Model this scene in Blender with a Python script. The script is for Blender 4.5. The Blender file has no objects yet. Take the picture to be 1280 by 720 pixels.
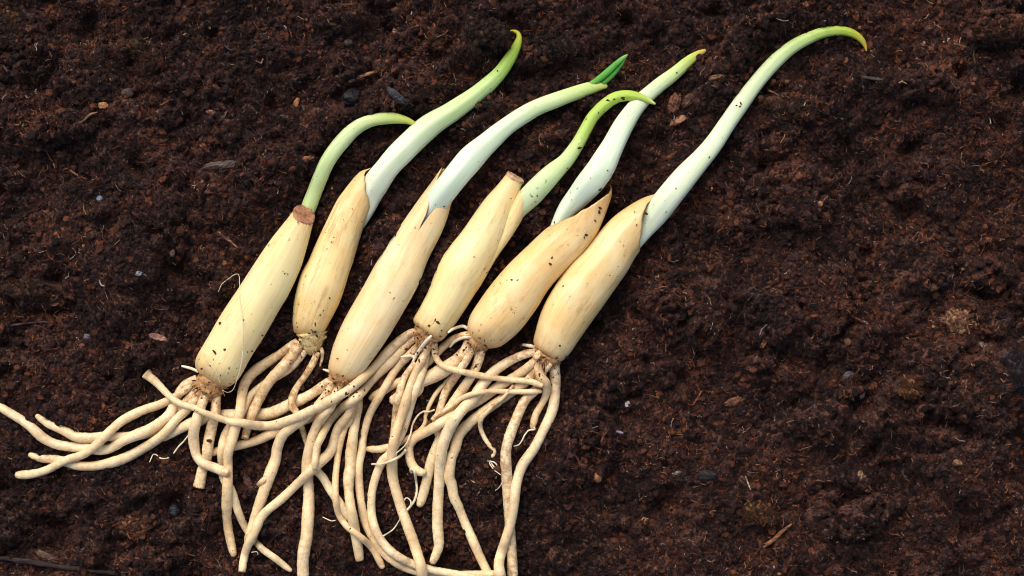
import bpy, math, random
import numpy as np
from mathutils import Vector, noise as mnoise

S = 0.0004          # metres per picture pixel on the soil plane (frame about 0.51 m wide)
D = 2000.0          # camera height over the soil, in the same pixel unit (0.8 m)
R = math.radians
rng = np.random.default_rng(7)
random.seed(7)
scene = bpy.context.scene
col = scene.collection

# ------------------------------------------------------------------ camera
cam = bpy.data.cameras.new("camera")
cam.lens = 36.0 * D / 1280.0
cam.sensor_width = 36.0
cam.clip_start = 0.02
cam.clip_end = 50
camo = bpy.data.objects.new("camera", cam)
camo.location = (0, 0, D * S)
col.objects.link(camo)
scene.camera = camo

# ------------------------------------------------------------------ light
SUN_EL, SUN_AZ = 47.0, 112.0      # azimuth measured anticlockwise from +X: upper left of the picture
world = bpy.data.worlds.new("World")
scene.world = world
world.use_nodes = True
wn = world.node_tree
bg = wn.nodes["Background"]
sky = wn.nodes.new("ShaderNodeTexSky")
sky.sky_type = 'NISHITA'
sky.sun_disc = False
sky.sun_elevation = R(SUN_EL)
sky.sun_rotation = R(90 - SUN_AZ)
sky.air_density = 1.0
sky.dust_density = 5.0
hs = wn.nodes.new("ShaderNodeHueSaturation")      # thin cloud: the sky's blue is washed out evenly
hs.inputs["Saturation"].default_value = 0.80
wn.links.new(sky.outputs[0], hs.inputs["Color"])
wn.links.new(hs.outputs[0], bg.inputs[0])
bg.inputs[1].default_value = 0.15
sun = bpy.data.lights.new("sun", 'SUN')
sun.energy = 1.3
sun.angle = R(40)
sun.color = (1.0, 0.91, 0.79)
suno = bpy.data.objects.new("sun", sun)
dv = Vector((math.cos(R(SUN_AZ)) * math.cos(R(SUN_EL)), math.sin(R(SUN_AZ)) * math.cos(R(SUN_EL)), math.sin(R(SUN_EL))))
suno.rotation_euler = dv.to_track_quat('Z', 'Y').to_euler()
suno.location = dv * 2
col.objects.link(suno)
scene.view_settings.view_transform = 'Standard'
scene.view_settings.look = 'None'
scene.view_settings.exposure = 0.30
scene.view_settings.gamma = 1.0
scene.cycles.filter_width = 1.05
scene.view_settings.use_curve_mapping = False

# ------------------------------------------------------------------ node helpers
class NT:
    def __init__(s, name):
        s.m = bpy.data.materials.new(name)
        s.m.use_nodes = True
        s.t = s.m.node_tree
        s.b = s.t.nodes["Principled BSDF"]
    def n(s, typ, **kw):
        nd = s.t.nodes.new(typ)
        for k, v in kw.items():
            setattr(nd, k, v)
        return nd
    def l(s, a, b):
        s.t.links.new(a, b)
    def mix(s, fac, a, b, mode='MIX'):
        nd = s.n("ShaderNodeMix", data_type='RGBA', blend_type=mode)
        s.put(nd.inputs[0], fac); s.put(nd.inputs[6], a); s.put(nd.inputs[7], b)
        return nd.outputs[2]
    def put(s, sock, v):
        if isinstance(v, (int, float)):
            sock.default_value = v
        elif isinstance(v, (tuple, list)):
            sock.default_value = tuple(v) + ((1,) if len(v) == 3 and len(sock.default_value) == 4 else ())
        else:
            s.l(v, sock)
    def noise(s, vec, scale, detail=3, rough=.55):
        nd = s.n("ShaderNodeTexNoise")
        nd.inputs["Scale"].default_value = scale
        nd.inputs["Detail"].default_value = detail
        nd.inputs["Roughness"].default_value = rough
        if vec is not None: s.l(vec, nd.inputs["Vector"])
        return nd.outputs["Fac"]
    def ramp(s, fac, stops, interp='LINEAR'):
        nd = s.n("ShaderNodeValToRGB")
        cr = nd.color_ramp
        cr.interpolation = interp
        while len(cr.elements) < len(stops): cr.elements.new(.5)
        for e, (p, c) in zip(cr.elements, stops):
            e.position = p
            e.color = (c, c, c, 1) if isinstance(c, (int, float)) else tuple(c) + (1,)
        s.l(fac, nd.inputs[0])
        return nd.outputs[0]
    def math(s, op, a, b=0.0):
        nd = s.n("ShaderNodeMath", operation=op)
        s.put(nd.inputs[0], a); s.put(nd.inputs[1], b)
        return nd.outputs[0]
    def mapping(s, vec, scale, loc=None):
        nd = s.n("ShaderNodeMapping")
        nd.inputs["Scale"].default_value = scale
        s.l(vec, nd.inputs["Vector"])
        if loc is not None: s.l(loc, nd.inputs["Location"])
        return nd.outputs[0]
    def bump(s, h, strength, dist):
        nd = s.n("ShaderNodeBump")
        nd.inputs["Strength"].default_value = strength
        nd.inputs["Distance"].default_value = dist
        s.l(h, nd.inputs["Height"])
        s.l(nd.outputs[0], s.b.inputs["Normal"])

def rnd_vec(t):
    oi = t.n("ShaderNodeObjectInfo")
    m = t.math('MULTIPLY', oi.outputs["Random"], 37.0)
    c = t.n("ShaderNodeCombineXYZ")
    t.l(m, c.inputs[0]); t.l(m, c.inputs[1]); t.l(m, c.inputs[2])
    return c.outputs[0], oi.outputs["Random"]

def obj_coord(t):
    return t.n("ShaderNodeTexCoord").outputs["Object"]

# soil sheet
def mat_soil():
    t = NT("moist_peat_soil")
    p = t.n("ShaderNodeNewGeometry").outputs["Position"]
    a = t.noise(p, 45, 4, .6)
    b = t.noise(p, 420, 5, .65)
    c = t.noise(p, 1500, 3, .6)
    base = t.ramp(b, [(.30, (.015, .0068, .0058)), (.5, (.064, .0250, .0180)), (.72, (.18, .064, .033))])
    tint = t.ramp(a, [(.35, (.55, .55, .62)), (.55, (1, 1, 1)), (.72, (1.7, 1.35, 1.05))])
    cc = t.mix(1.0, base, tint, 'MULTIPLY')
    sp = t.ramp(c, [(.62, 0.0), (.74, 1.0)])
    cc = t.mix(t.math('MULTIPLY', sp, .5), cc, (.12, .052, .026))
    t.l(cc, t.b.inputs["Base Color"])
    t.b.inputs["Roughness"].default_value = .72
    t.b.inputs["Specular IOR Level"].default_value = .35
    t.bump(t.math('ADD', b, t.math('MULTIPLY', c, .5)), 1.0, .0012)
    return t.m

def mat_crumb(name, rough):
    t = NT(name)
    at = t.n("ShaderNodeAttribute", attribute_type='INSTANCER', attribute_name="tone")
    o = obj_coord(t)
    nz = t.noise(o, 2.6, 4, .7)
    v = t.ramp(nz, [(.3, .35), (.5, .9), (.7, 1.7)])
    t.l(t.mix(1.0, at.outputs["Color"], v, 'MULTIPLY'), t.b.inputs["Base Color"])
    t.b.inputs["Roughness"].default_value = rough
    t.b.inputs["Specular IOR Level"].default_value = .3
    t.bump(nz, .9, .5)
    return t.m

# tan/brown/black debris with its own colour
_deb = {}
def mat_debris(kind, c):
    key = (kind, c)
    if key in _deb: return _deb[key]
    t = NT("%s_surface" % kind)
    rv, _ = rnd_vec(t)
    o = obj_coord(t)
    o = t.mapping(o, (1, 1, 1), rv)
    if kind in ('chip', 'twig', 'bark'):
        st = t.mapping(o, (90, 900, 900))
        nz = t.noise(st, 1, 4, .6)
    else:
        nz = t.noise(o, 900, 5, .7)
    big = t.noise(o, 220, 3, .6)
    dk = tuple(x * .22 for x in c)
    lt = tuple(min(.8, x * 1.75 + .008) for x in c)
    cc = t.ramp(nz, [(.32, dk), (.52, c), (.72, lt)])
    cc = t.mix(t.ramp(big, [(.42, 0.0), (.66, .8)]), cc, (.016, .0085, .0065))
    t.l(cc, t.b.inputs["Base Color"])
    t.b.inputs["Roughness"].default_value = .7 if kind != 'bark' else .5
    t.b.inputs["Specular IOR Level"].default_value = .25
    t.bump(nz, .8, .0008)
    _deb[key] = t.m
    return t.m

# bulb skin: long fibres, peach patches, brown specks and stains
def mat_bulb(i, c0, c1, stain, seed):
    t = NT("bulb_skin")
    uv = t.n("ShaderNodeUVMap", uv_map="UVMap").outputs[0]
    o = obj_coord(t)
    sep = t.n("ShaderNodeSeparateXYZ"); t.l(uv, sep.inputs[0])
    st = t.mapping(uv, (60, 2.2, 1)); st.node.inputs["Location"].default_value = (seed * 3.1, seed * 1.7, seed)
    fib = t.noise(st, 1, 4, .6)
    ob = t.mapping(o, (1, 1, 1)); ob.node.inputs["Location"].default_value = (seed * .31, seed * .17, 0)
    pat = t.noise(ob, 55, 4, .6)
    cc = t.mix(t.ramp(pat, [(.36, 0.0), (.62, 1.0)]), c0, c1)
    cc = t.mix(1.0, cc, t.ramp(fib, [(.32, (.90, .82, .68)), (.45, (1, 1, 1)), (.72, (1.02, 1.02, 1.0))]), 'MULTIPLY')
    # brown wash near the base plate and towards the dry tip
    ends = t.ramp(sep.outputs[1], [(0.0, 1.0), (.045, .6), (.14, .05), (.74, .02), (.90, .30), (.975, .42), (1.0, .65)])
    e2 = t.math('MULTIPLY', ends, t.ramp(t.noise(st, 1.3, 5, .7), [(.3, .35), (.65, 1.0)]))
    cc = t.mix(e2, cc, (.50, .25, .08))
    # stains in streaks
    st2 = t.mapping(uv, (9, 3.0, 1)); st2.node.inputs["Location"].default_value = (seed * 5.3, seed, 0)
    s1 = t.noise(st2, 1, 6, .72)
    cc = t.mix(t.math('MULTIPLY', t.ramp(s1, [(.54, 0.0), (.74, 1.0)]), stain), cc, (.33, .15, .045))
    # faint peach bloom in long soft bands
    s3 = t.noise(t.mapping(uv, (5, 2.2, 1)), 1, 3, .6)
    cc = t.mix(t.ramp(s3, [(.47, 0.0), (.74, .4)]), cc, (.76, .47, .19))
    # dusty brown smears
    sm = t.noise(t.mapping(uv, (14, 9, 1)), 1, 7, .8)
    sg = t.noise(ob, 38, 3, .6)
    cc = t.mix(t.math('MULTIPLY', t.ramp(sm, [(.50, 0.0), (.68, .7)]), t.ramp(sg, [(.46, 0.0), (.62, 1.0)])), cc, (.42, .22, .085))
    # specks
    sp = t.noise(ob, 480, 2, .5)
    gate = t.ramp(t.noise(ob, 90, 2, .5), [(.45, 0.0), (.62, 1.0)])
    k = t.math('MULTIPLY', t.ramp(sp, [(.67, 0.0), (.71, 1.0)]), gate)
    cc = t.mix(k, cc, (.16, .065, .022))
    t.l(cc, t.b.inputs["Base Color"])
    t.b.inputs["Roughness"].default_value = .40
    t.b.inputs["Specular IOR Level"].default_value = .42
    t.b.inputs["Subsurface Weight"].default_value = .25
    t.b.inputs["Subsurface Radius"].default_value = (1.0, .55, .22)
    t.b.inputs["Subsurface Scale"].default_value = .003
    t.bump(t.math('ADD', fib, t.math('MULTIPLY', pat, .8)), .22, .0006)
    return t.m

def mat_shoot(stops, seed, dirt=0.0):
    t = NT("shoot_skin")
    uv = t.n("ShaderNodeUVMap", uv_map="UVMap").outputs[0]
    o = obj_coord(t)
    sep = t.n("ShaderNodeSeparateXYZ"); t.l(uv, sep.inputs[0])
    wob = t.math('ADD', sep.outputs[1], t.math('MULTIPLY', t.math('SUBTRACT', t.noise(o, 70, 3, .6), .5), .16))
    cc = t.ramp(wob, stops)
    st = t.mapping(uv, (70, 1.0, 1)); st.node.inputs["Location"].default_value = (seed * 2.3, seed, 0)
    f = t.noise(st, 1, 3, .6)
    cc = t.mix(1.0, cc, t.ramp(f, [(.3, (.64, .78, .46)), (.46, (.91, .94, .84)), (.68, (1, 1, 1))]), 'MULTIPLY')
    ob = t.mapping(o, (1, 1, 1)); ob.node.inputs["Location"].default_value = (seed * .23, seed * .41, 0)
    bl = t.noise(t.mapping(uv, (7, 4, 1)), 1, 5, .7)
    cc = t.mix(1.0, cc, t.ramp(bl, [(.34, (.88, .95, .78)), (.52, (1, 1, 1))]), 'MULTIPLY')
    sp = t.noise(ob, 520, 2, .5)
    gate = t.ramp(t.noise(ob, 75, 2, .5), [(.50 - dirt * .1, 0.0), (.62, 1.0)])
    k = t.math('MULTIPLY', t.ramp(sp, [(.70 - dirt * .05, 0.0), (.74 - dirt * .04, 1.0)]), gate)
    cc = t.mix(k, cc, (.12, .06, .022))
    t.l(cc, t.b.inputs["Base Color"])
    t.b.inputs["Roughness"].default_value = .42
    t.b.inputs["Subsurface Weight"].default_value = .45
    t.b.inputs["Subsurface Radius"].default_value = (.7, 1.0, .4)
    t.b.inputs["Subsurface Scale"].default_value = .003
    t.bump(f, .4, .0006)
    return t.m

def mat_root():
    t = NT("root_skin")
    uv = t.n("ShaderNodeUVMap", uv_map="UVMap").outputs[0]
    o = obj_coord(t)
    rv, rnd = rnd_vec(t)
    ob = t.mapping(o, (1, 1, 1), rv)
    pat = t.noise(ob, 95, 4, .6)
    tone = t.ramp(rnd, [(0.0, (.80, .63, .365)), (.35, (.84, .70, .445)), (.7, (.775, .58, .32)), (1.0, (.85, .72, .475))])
    cc = t.mix(t.ramp(pat, [(.44, 0.0), (.70, .6)]), tone, (.66, .44, .205))
    at = t.n("ShaderNodeAttribute", attribute_name="dirt")
    d1 = t.noise(ob, 300, 6, .8)
    wash = t.math('MULTIPLY', t.ramp(d1, [(.42, 0.0), (.60, 1.0)]), at.outputs["Fac"])
    cc = t.mix(wash, cc, (.38, .19, .072))
    sp = t.noise(ob, 620, 3, .6)
    k = t.math('MULTIPLY', t.ramp(sp, [(.66, 0.0), (.70, 1.0)]), t.ramp(t.noise(ob, 130, 2, .5), [(.44, .0), (.60, 1.0)]))
    cc = t.mix(k, cc, (.10, .045, .018))
    t.l(cc, t.b.inputs["Base Color"])
    t.b.inputs["Roughness"].default_value = .45
    t.b.inputs["Subsurface Weight"].default_value = .25
    t.b.inputs["Subsurface Radius"].default_value = (1.0, .6, .25)
    t.b.inputs["Subsurface Scale"].default_value = .002
    ring = t.noise(t.mapping(uv, (3, 90, 1), rv), 1, 3, .6)
    t.bump(t.math('ADD', t.math('MULTIPLY', ring, .25), d1), .45, .0007)
    return t.m

def mat_plain(name, c, rough=.6, nscale=700, dark=.35, bump=.8):
    t = NT(name)
    o = obj_coord(t)
    nz = t.noise(o, nscale, 5, .7)
    t.l(t.ramp(nz, [(.32, tuple(x * dark for x in c)), (.52, c), (.72, tuple(min(.85, x * 1.35) for x in c))]), t.b.inputs["Base Color"])
    t.b.inputs["Roughness"].default_value = rough
    t.bump(nz, bump, .0008)
    return t.m

M_soil = mat_soil()
M_crumb = mat_crumb("soil_crumb_surface", .55)
M_fibre = mat_crumb("plant_fibre_surface", .42)
M_root = mat_root()
M_plate = mat_plain("basal_plate_surface", (.44, .235, .088), .65, 380, .22)
M_plate_pale = mat_plain("pale_basal_plate_surface", (.60, .46, .20), .6, 420, .45)
M_bristle = mat_plain("dry_bristle_surface", (.46, .27, .11), .6, 500, .4)
M_scar = mat_plain("dry_cut_surface", (.36, .165, .085), .8, 330, .22, 1.0)
M_scar_pale = mat_plain("pale_cut_surface", (.54, .34, .18), .8, 330, .4, 1.0)
M_cut = mat_plain("root_cut_surface", (.50, .33, .17), .7, 800, .5)
M_hair = mat_plain("root_hair_surface", (.74, .64, .44), .5, 300, .7, .2)
M_white = mat_plain("pale_root_stub_surface", (.74, .64, .46), .45, 300, .8, .2)

# ------------------------------------------------------------------ soil height field (pixel units, y up)
X0, X1, Y0, Y1 = -840.0, 840.0, -520.0, 520.0
W, H = int(X1 - X0), int(Y1 - Y0)
def grf(lam, seed, ax=1.0):
    """smooth random field with feature size lam (px); ax stretches it along x"""
    r = np.random.default_rng(seed)
    f = np.fft.rfft2(r.standard_normal((H, W)))
    ky = np.fft.fftfreq(H)[:, None]; kx = np.fft.rfftfreq(W)[None, :] * ax
    k2 = (kx * kx + ky * ky) * lam * lam
    g = np.fft.irfft2(f * np.exp(-k2 * 2.2) , s=(H, W))
    return (g - g.mean()) / g.std()

# footprint of plants, used to press the soil flatter under them (filled below)
def seg_mask(polys):
    m = np.zeros((H, W), np.float32)
    for pts, rad in polys:
        for (a, b) in zip(pts[:-1], pts[1:]):
            L = max(1, int(math.hypot(b[0] - a[0], b[1] - a[1]) / 6))
            for k in range(L + 1):
                x = a[0] + (b[0] - a[0]) * k / L - 640 - X0
                y = 360 - (a[1] + (b[1] - a[1]) * k / L) - Y0
                i0, i1 = max(0, int(y - rad)), min(H, int(y + rad) + 1)
                j0, j1 = max(0, int(x - rad)), min(W, int(x + rad) + 1)
                if i0 < i1 and j0 < j1:
                    yy, xx = np.mgrid[i0:i1, j0:j1]
                    d = np.hypot(yy - y, xx - x)
                    m[i0:i1, j0:j1] = np.maximum(m[i0:i1, j0:j1], np.clip(1.3 - d / rad, 0, 1))
    return m

press = seg_mask([
    ([(270, 480), (384, 262)], 62), ([(384, 262), (430, 175), (520, 156)], 26),
    ([(388, 430), (460, 230)], 58), ([(460, 230), (540, 160), (646, 45)], 32),
    ([(425, 480), (560, 230)], 62), ([(560, 230), (640, 150), (780, 75)], 32),
    ([(535, 420), (645, 230)], 62), ([(645, 230), (720, 180), (770, 120), (815, 128)], 30),
    ([(598, 430), (760, 230)], 62), ([(740, 230), (800, 130), (880, 64)], 32),
    ([(685, 450), (815, 260)], 62), ([(815, 260), (900, 165), (970, 75), (1080, 50)], 32),
    ([(0, 520), (100, 560), (250, 490), (420, 500), (600, 460)], 60),
    ([(270, 500), (260, 600)], 45), ([(330, 470), (290, 690)], 45), ([(400, 500), (380, 720)], 60), ([(470, 500), (470, 720)], 60),
    ([(540, 480), (520, 720)], 60), ([(620, 470), (560, 600), (600, 720)], 55), ([(690, 470), (670, 580), (635, 720)], 50)])

hf = 9.0 * grf(150, 1, .8) + 5.0 * grf(70, 2, .8)
lump = np.zeros((H, W))
lr = np.random.default_rng(5)
def add_lumps(n, rmin, rmax, hk, keep=0.0):
    for _ in range(n):
        r = rmin * (rmax / rmin) ** (lr.random() ** 1.8)
        x, y = lr.random() * W, lr.random() * H
        e = .55 + .45 * lr.random(); a = lr.normal(0, .5)
        q = int(r * 1.25) + 2
        i0, i1, j0, j1 = max(0, int(y) - q), min(H, int(y) + q), max(0, int(x) - q), min(W, int(x) + q)
        if i0 >= i1 or j0 >= j1: continue
        yy, xx = np.mgrid[i0:i1, j0:j1]
        dx, dy = xx - x, yy - y
        u = dx * math.cos(a) + dy * math.sin(a); v = (-dx * math.sin(a) + dy * math.cos(a)) / e
        p0 = lr.random() * 6.28; ang = np.arctan2(v, u)
        rr = r * (1 + .16 * np.sin(2 * ang + p0) + .12 * np.sin(3 * ang + 2 * p0) + .08 * np.sin(5 * ang + 3 * p0))
        d2 = (u * u + v * v) / (rr * rr)
        h = np.sqrt(np.clip(1 - d2, 0, 1)) * r * hk * (.7 + .6 * lr.random())
        lump[i0:i1, j0:j1] = np.maximum(lump[i0:i1, j0:j1], h)
add_lumps(430, 14, 52, .70)
add_lumps(1500, 6, 15, .55)
lump *= (1 + .22 * grf(7, 11))
hf = hf + lump * .95 - 7.0 * np.clip(grf(36, 3) - 1.05, 0, 2.2) ** 1.0 * 2.1
hf = hf * (1 - .70 * press) - 5.0 * press
small = np.zeros((H, W)); lump = small
add_lumps(9000, 2.2, 5.5, .7)
hf = hf + small * .55 + 1.9 * grf(14, 12) + 1.1 * grf(7, 13) + .6 * grf(3.2, 14)
# extra heaps where the photograph shows bigger raised clods
def heap(px, py, rx, ry, h, a=0.0, seed=0):
    x, y = px - 640 - X0, 360 - py - Y0
    yy, xx = np.mgrid[0:H, 0:W]
    dx, dy = xx - x, yy - y
    u = dx * math.cos(a) + dy * math.sin(a); v = -dx * math.sin(a) + dy * math.cos(a)
    d2 = (u / rx) ** 2 + (v / ry) ** 2
    hf[:] = hf + h * np.sqrt(np.clip(1 - d2, 0, 1)) * (.85 + .15 * grf(9, 900 + seed))
for k, hp in enumerate([(20, 60, 46, 34, 13), (185, 72, 34, 22, 13), (1246, 36, 50, 21, 15, -.1), (50, 368, 44, 17, 13), (300, 195, 70, 34, 9),
                        (985, 140, 38, 24, 12), (60, 290, 60, 28, 8), (1262, 465, 22, 40, 9), (610, 48, 36, 22, 9), (700, 60, 42, 24, 9),
                        (1150, 215, 60, 22, 9), (185, 138, 50, 20, 10), (1000, 210, 34, 20, 8)]):
    heap(*hp, seed=k)
for hp in [(193, 120, 34, 9, -16), (65, 178, 16, 10, -14), (170, 78, 14, 9, -13), (300, 300, 12, 10, -8), (205, 133, 22, 7, -15), (55, 391, 34, 5, -10),
           (150, 250, 50, 14, -8), (655, 90, 12, 12, -12), (855, 610, 26, 9, -9), (1228, 548, 8, 8, -9), (1250, 62, 34, 5, -9)]:
    heap(*hp, seed=77)
hf = np.clip(hf, -34, 34)

def hgt(x, y):
    """soil height at pixel-unit world position (vectorised, bilinear; the field repeats far outside the view)"""
    fx = np.asarray(x, float) - X0; fy = np.asarray(y, float) - Y0
    fi = np.floor(fy); fj = np.floor(fx); v = fy - fi; u = fx - fj
    i = fi.astype(int) % H; j = fj.astype(int) % W; i2 = (i + 1) % H; j2 = (j + 1) % W
    return (hf[i, j] * (1 - u) + hf[i, j2] * u) * (1 - v) + (hf[i2, j] * (1 - u) + hf[i2, j2] * u) * v

# ------------------------------------------------------------------ mesh helpers
def link(o, parent=None):
    col.objects.link(o)
    if parent is not None: o.parent = parent
    return o

def mesh_obj(name, V, F, mat, parent=None, smooth=True, uv=None, origin=None, attrs=None):
    """V in pixel units"""
    V = np.asarray(V, float)
    base = np.array(origin if origin is not None else (0, 0, 0), float)
    me = bpy.data.meshes.new(name)
    me.from_pydata(((V - base) * S).tolist(), [], F)
    if smooth: me.polygons.foreach_set("use_smooth", [True] * len(me.polygons))
    if uv is not None:
        lay = me.uv_layers.new(name="UVMap")
        idx = np.zeros(len(me.loops), int); me.loops.foreach_get("vertex_index", idx)
        lay.data.foreach_set("uv", np.asarray(uv, float)[idx].ravel())
    if attrs:
        for k, a in attrs.items():
            at = me.attributes.new(k, 'FLOAT', 'POINT'); at.data.foreach_set("value", np.asarray(a, float))
    for m in (mat if isinstance(mat, list) else [mat]): me.materials.append(m)
    me.update()
    o = bpy.data.objects.new(name, me)
    if parent is None and origin is not None: o.location = base * S
    return link(o, parent)

def tag(o, label, cat, group=None):
    o["label"] = label; o["category"] = cat
    if group: o["group"] = group
    return o

def catmull(P, step):
    """dense samples through control points, about step px apart"""
    P = np.asarray(P, float)
    Q = np.vstack([2 * P[0] - P[1], P, 2 * P[-1] - P[-2]])
    out = []
    for i in range(1, len(Q) - 2):
        p0, p1, p2, p3 = Q[i - 1], Q[i], Q[i + 1], Q[i + 2]
        n = max(2, int(np.linalg.norm((p2 - p1)[:2]) / step))
        t = np.linspace(0, 1, n, endpoint=False)[:, None]
        # centripetal-ish: plain catmull with slightly reduced tension
        m1 = .5 * (p2 - p0); m2 = .5 * (p3 - p1)
        L = np.linalg.norm((p2 - p1)[:2])
        for m in (m1, m2):
            q = np.linalg.norm(m[:2])
            if q > L * 1.2: m *= L * 1.2 / q
        out.append((2 * t**3 - 3 * t**2 + 1) * p1 + (t**3 - 2 * t**2 + t) * m1 + (-2 * t**3 + 3 * t**2) * p2 + (t**3 - t**2) * m2)
    out.append(Q[-2][None])
    return np.vstack(out)

def gsmooth(a, sig):
    if sig < .5: return a
    n = int(sig * 3); k = np.exp(-.5 * (np.arange(-n, n + 1) / sig) ** 2); k /= k.sum()
    return np.convolve(np.pad(a, n, mode='edge'), k, mode='valid')

tint_m = np.full((H, W), -99.0); tint_c = np.zeros((H, W, 3)); cover_m = np.zeros((H, W))   # clod tops, clod colours, chips kept bare
# surface of everything already laid down, so later pieces drape over it
occ = hf.copy()
def occ_at(x, y, r):
    i, j = int(y - Y0), int(x - X0)
    q = max(1, int(r * .75))
    i0, i1, j0, j1 = max(0, i - q), min(H, i + q + 1), max(0, j - q), min(W, j + q + 1)
    if i0 >= i1 or j0 >= j1: return 0.0
    return np.partition(occ[i0:i1, j0:j1].ravel(), -max(1, (i1 - i0) * (j1 - j0) // 6))[-max(1, (i1 - i0) * (j1 - j0) // 6)]
def occ_add(x, y, z, r, flat=1.0):
    q = int(r) + 1
    i, j = int(y - Y0), int(x - X0)
    i0, i1, j0, j1 = max(0, i - q), min(H, i + q + 1), max(0, j - q), min(W, j + q + 1)
    if i0 >= i1 or j0 >= j1: return
    yy, xx = np.mgrid[i0:i1, j0:j1]
    d2 = ((yy - (y - Y0)) ** 2 + (xx - (x - X0)) ** 2) / (r * r)
    t = np.where(d2 < 1, z + flat * r * np.sqrt(np.clip(1 - d2, 0, 1)), -999)
    occ[i0:i1, j0:j1] = np.maximum(occ[i0:i1, j0:j1], t)

def unproj(px, py, z):
    k = 1 - z / D
    return (px - 640) * k, (360 - py) * k

def drape(P, rad, z0=None, pin=30.0, z1=None, sig=7.0, lift=0.0):
    """P: (n,2) picture positions; returns heights so that a tube of radii rad lies on what is below"""
    n = len(P)
    need = np.array([occ_at(P[i, 0] - 640, 360 - P[i, 1], rad[i]) + rad[i] * .82 + lift for i in range(n)])
    ds = np.r_[0, np.cumsum(np.linalg.norm(np.diff(P, axis=0), axis=1))]
    if z0 is not None:
        w = np.clip(1 - ds / pin, 0, 1); w = w * w * (3 - 2 * w)
        need = need * (1 - w) + z0 * w
    if z1 is not None:
        w = np.clip(1 - (ds[-1] - ds) / pin, 0, 1); w = w * w * (3 - 2 * w)
        need = need * (1 - w) + z1 * w
    step = ds[-1] / max(1, n - 1)
    z = gsmooth(need, sig / step)
    for _ in range(5):
        z = gsmooth(np.maximum(z, need), sig * .6 / step)
    return z

def tube(C, rad, nseg=14, flat=1.0, wob=None, cap0=True, cap1='round', twist=0.0):
    """C (n,3) centre line, rad (n,) -> verts, faces, uv; up axis is +z"""
    n = len(C)
    T = np.gradient(C, axis=0); T /= np.linalg.norm(T, axis=1)[:, None] + 1e-9
    up = np.array([0, 0, 1.0])
    Sx = np.cross(T, up); nn = np.linalg.norm(Sx, axis=1)
    Sx[nn < 1e-3] = (1, 0, 0); Sx /= np.linalg.norm(Sx, axis=1)[:, None]
    U = np.cross(Sx, T)
    ds = np.r_[0, np.cumsum(np.linalg.norm(np.diff(C, axis=0), axis=1))]
    th = np.linspace(0, 2 * math.pi, nseg, endpoint=False)
    V = []; UV = []
    for i in range(n):
        rr = rad[i] * (wob(i, th) if wob else 1.0)
        ring = C[i] + (np.cos(th) * rr)[:, None] * Sx[i] + (np.sin(th) * rr * flat)[:, None] * U[i]
        V.append(ring); UV.append(np.c_[np.abs(np.linspace(-1, 1, nseg, endpoint=False)), np.full(nseg, ds[i] / max(1e-6, ds[-1]))])
    V = np.vstack(V); UV = np.vstack(UV)
    F = []
    for i in range(n - 1):
        a, b = i * nseg, (i + 1) * nseg
        for k in range(nseg):
            k2 = (k + 1) % nseg
            F.append((a + k, a + k2, b + k2, b + k))
    extra = []; euv = []
    if cap0:
        extra.append(C[0]); euv.append((.5, 0)); c = len(V) + len(extra) - 1
        F += [(c, (k + 1) % nseg, k) for k in range(nseg)]
    ncap = len(F)
    if cap1:
        tipoff = T[-1] * rad[-1] * (.55 if cap1 == 'round' else .04)
        extra.append(C[-1] + tipoff); euv.append((.5, 1)); c = len(V) + len(extra) - 1
        b = (n - 1) * nseg
        F += [(c, b + k, b + (k + 1) % nseg) for k in range(nseg)]
    if extra:
        V = np.vstack([V, np.array(extra)]); UV = np.vstack([UV, np.array(euv)])
    return V, F, UV, ncap

def world_line(P, z):
    k = 1 - z / D
    return np.c_[(P[:, 0] - 640) * k, (360 - P[:, 1]) * k, z]

# ------------------------------------------------------------------ the soil sheet (dense in view, coarser outwards)
def axis(lo, hi, flo, fhi, step):
    core = np.arange(flo, fhi + step, step)
    out = []; x = core[-1]; s = step
    while x < hi: s = min(s * 1.22, 9.0); x += s; out.append(x)
    back = []; x = core[0]; s = step
    while x > lo: s = min(s * 1.22, 9.0); x -= s; back.append(x)
    return np.r_[back[::-1], core, out]
gx = axis(-2000, 2000, -690, 690, 1.9); gy = axis(-1600, 1600, -410, 410, 1.9)
GX, GY = np.meshgrid(gx, gy)
GZ = hgt(GX, GY)
nx, ny = len(gx), len(gy)
V = np.c_[GX.ravel(), GY.ravel(), GZ.ravel()] * S
me = bpy.data.meshes.new("soil_bed")
ii, jj = np.meshgrid(np.arange(ny - 1), np.arange(nx - 1), indexing='ij')
q = (ii * nx + jj).ravel()
quads = np.c_[q, q + 1, q + nx + 1, q + nx]
me.vertices.add(len(V)); me.vertices.foreach_set("co", V.ravel())
me.loops.add(quads.size); me.loops.foreach_set("vertex_index", quads.ravel().astype(np.int32))
me.polygons.add(len(quads)); me.polygons.foreach_set("loop_start", np.arange(0, quads.size, 4, dtype=np.int32))
me.polygons.foreach_set("use_smooth", np.ones(len(quads), bool))
me.update(calc_edges=True); me.materials.append(M_soil)
soil = link(bpy.data.objects.new("soil_bed", me)); soil["kind"] = "structure"

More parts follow.
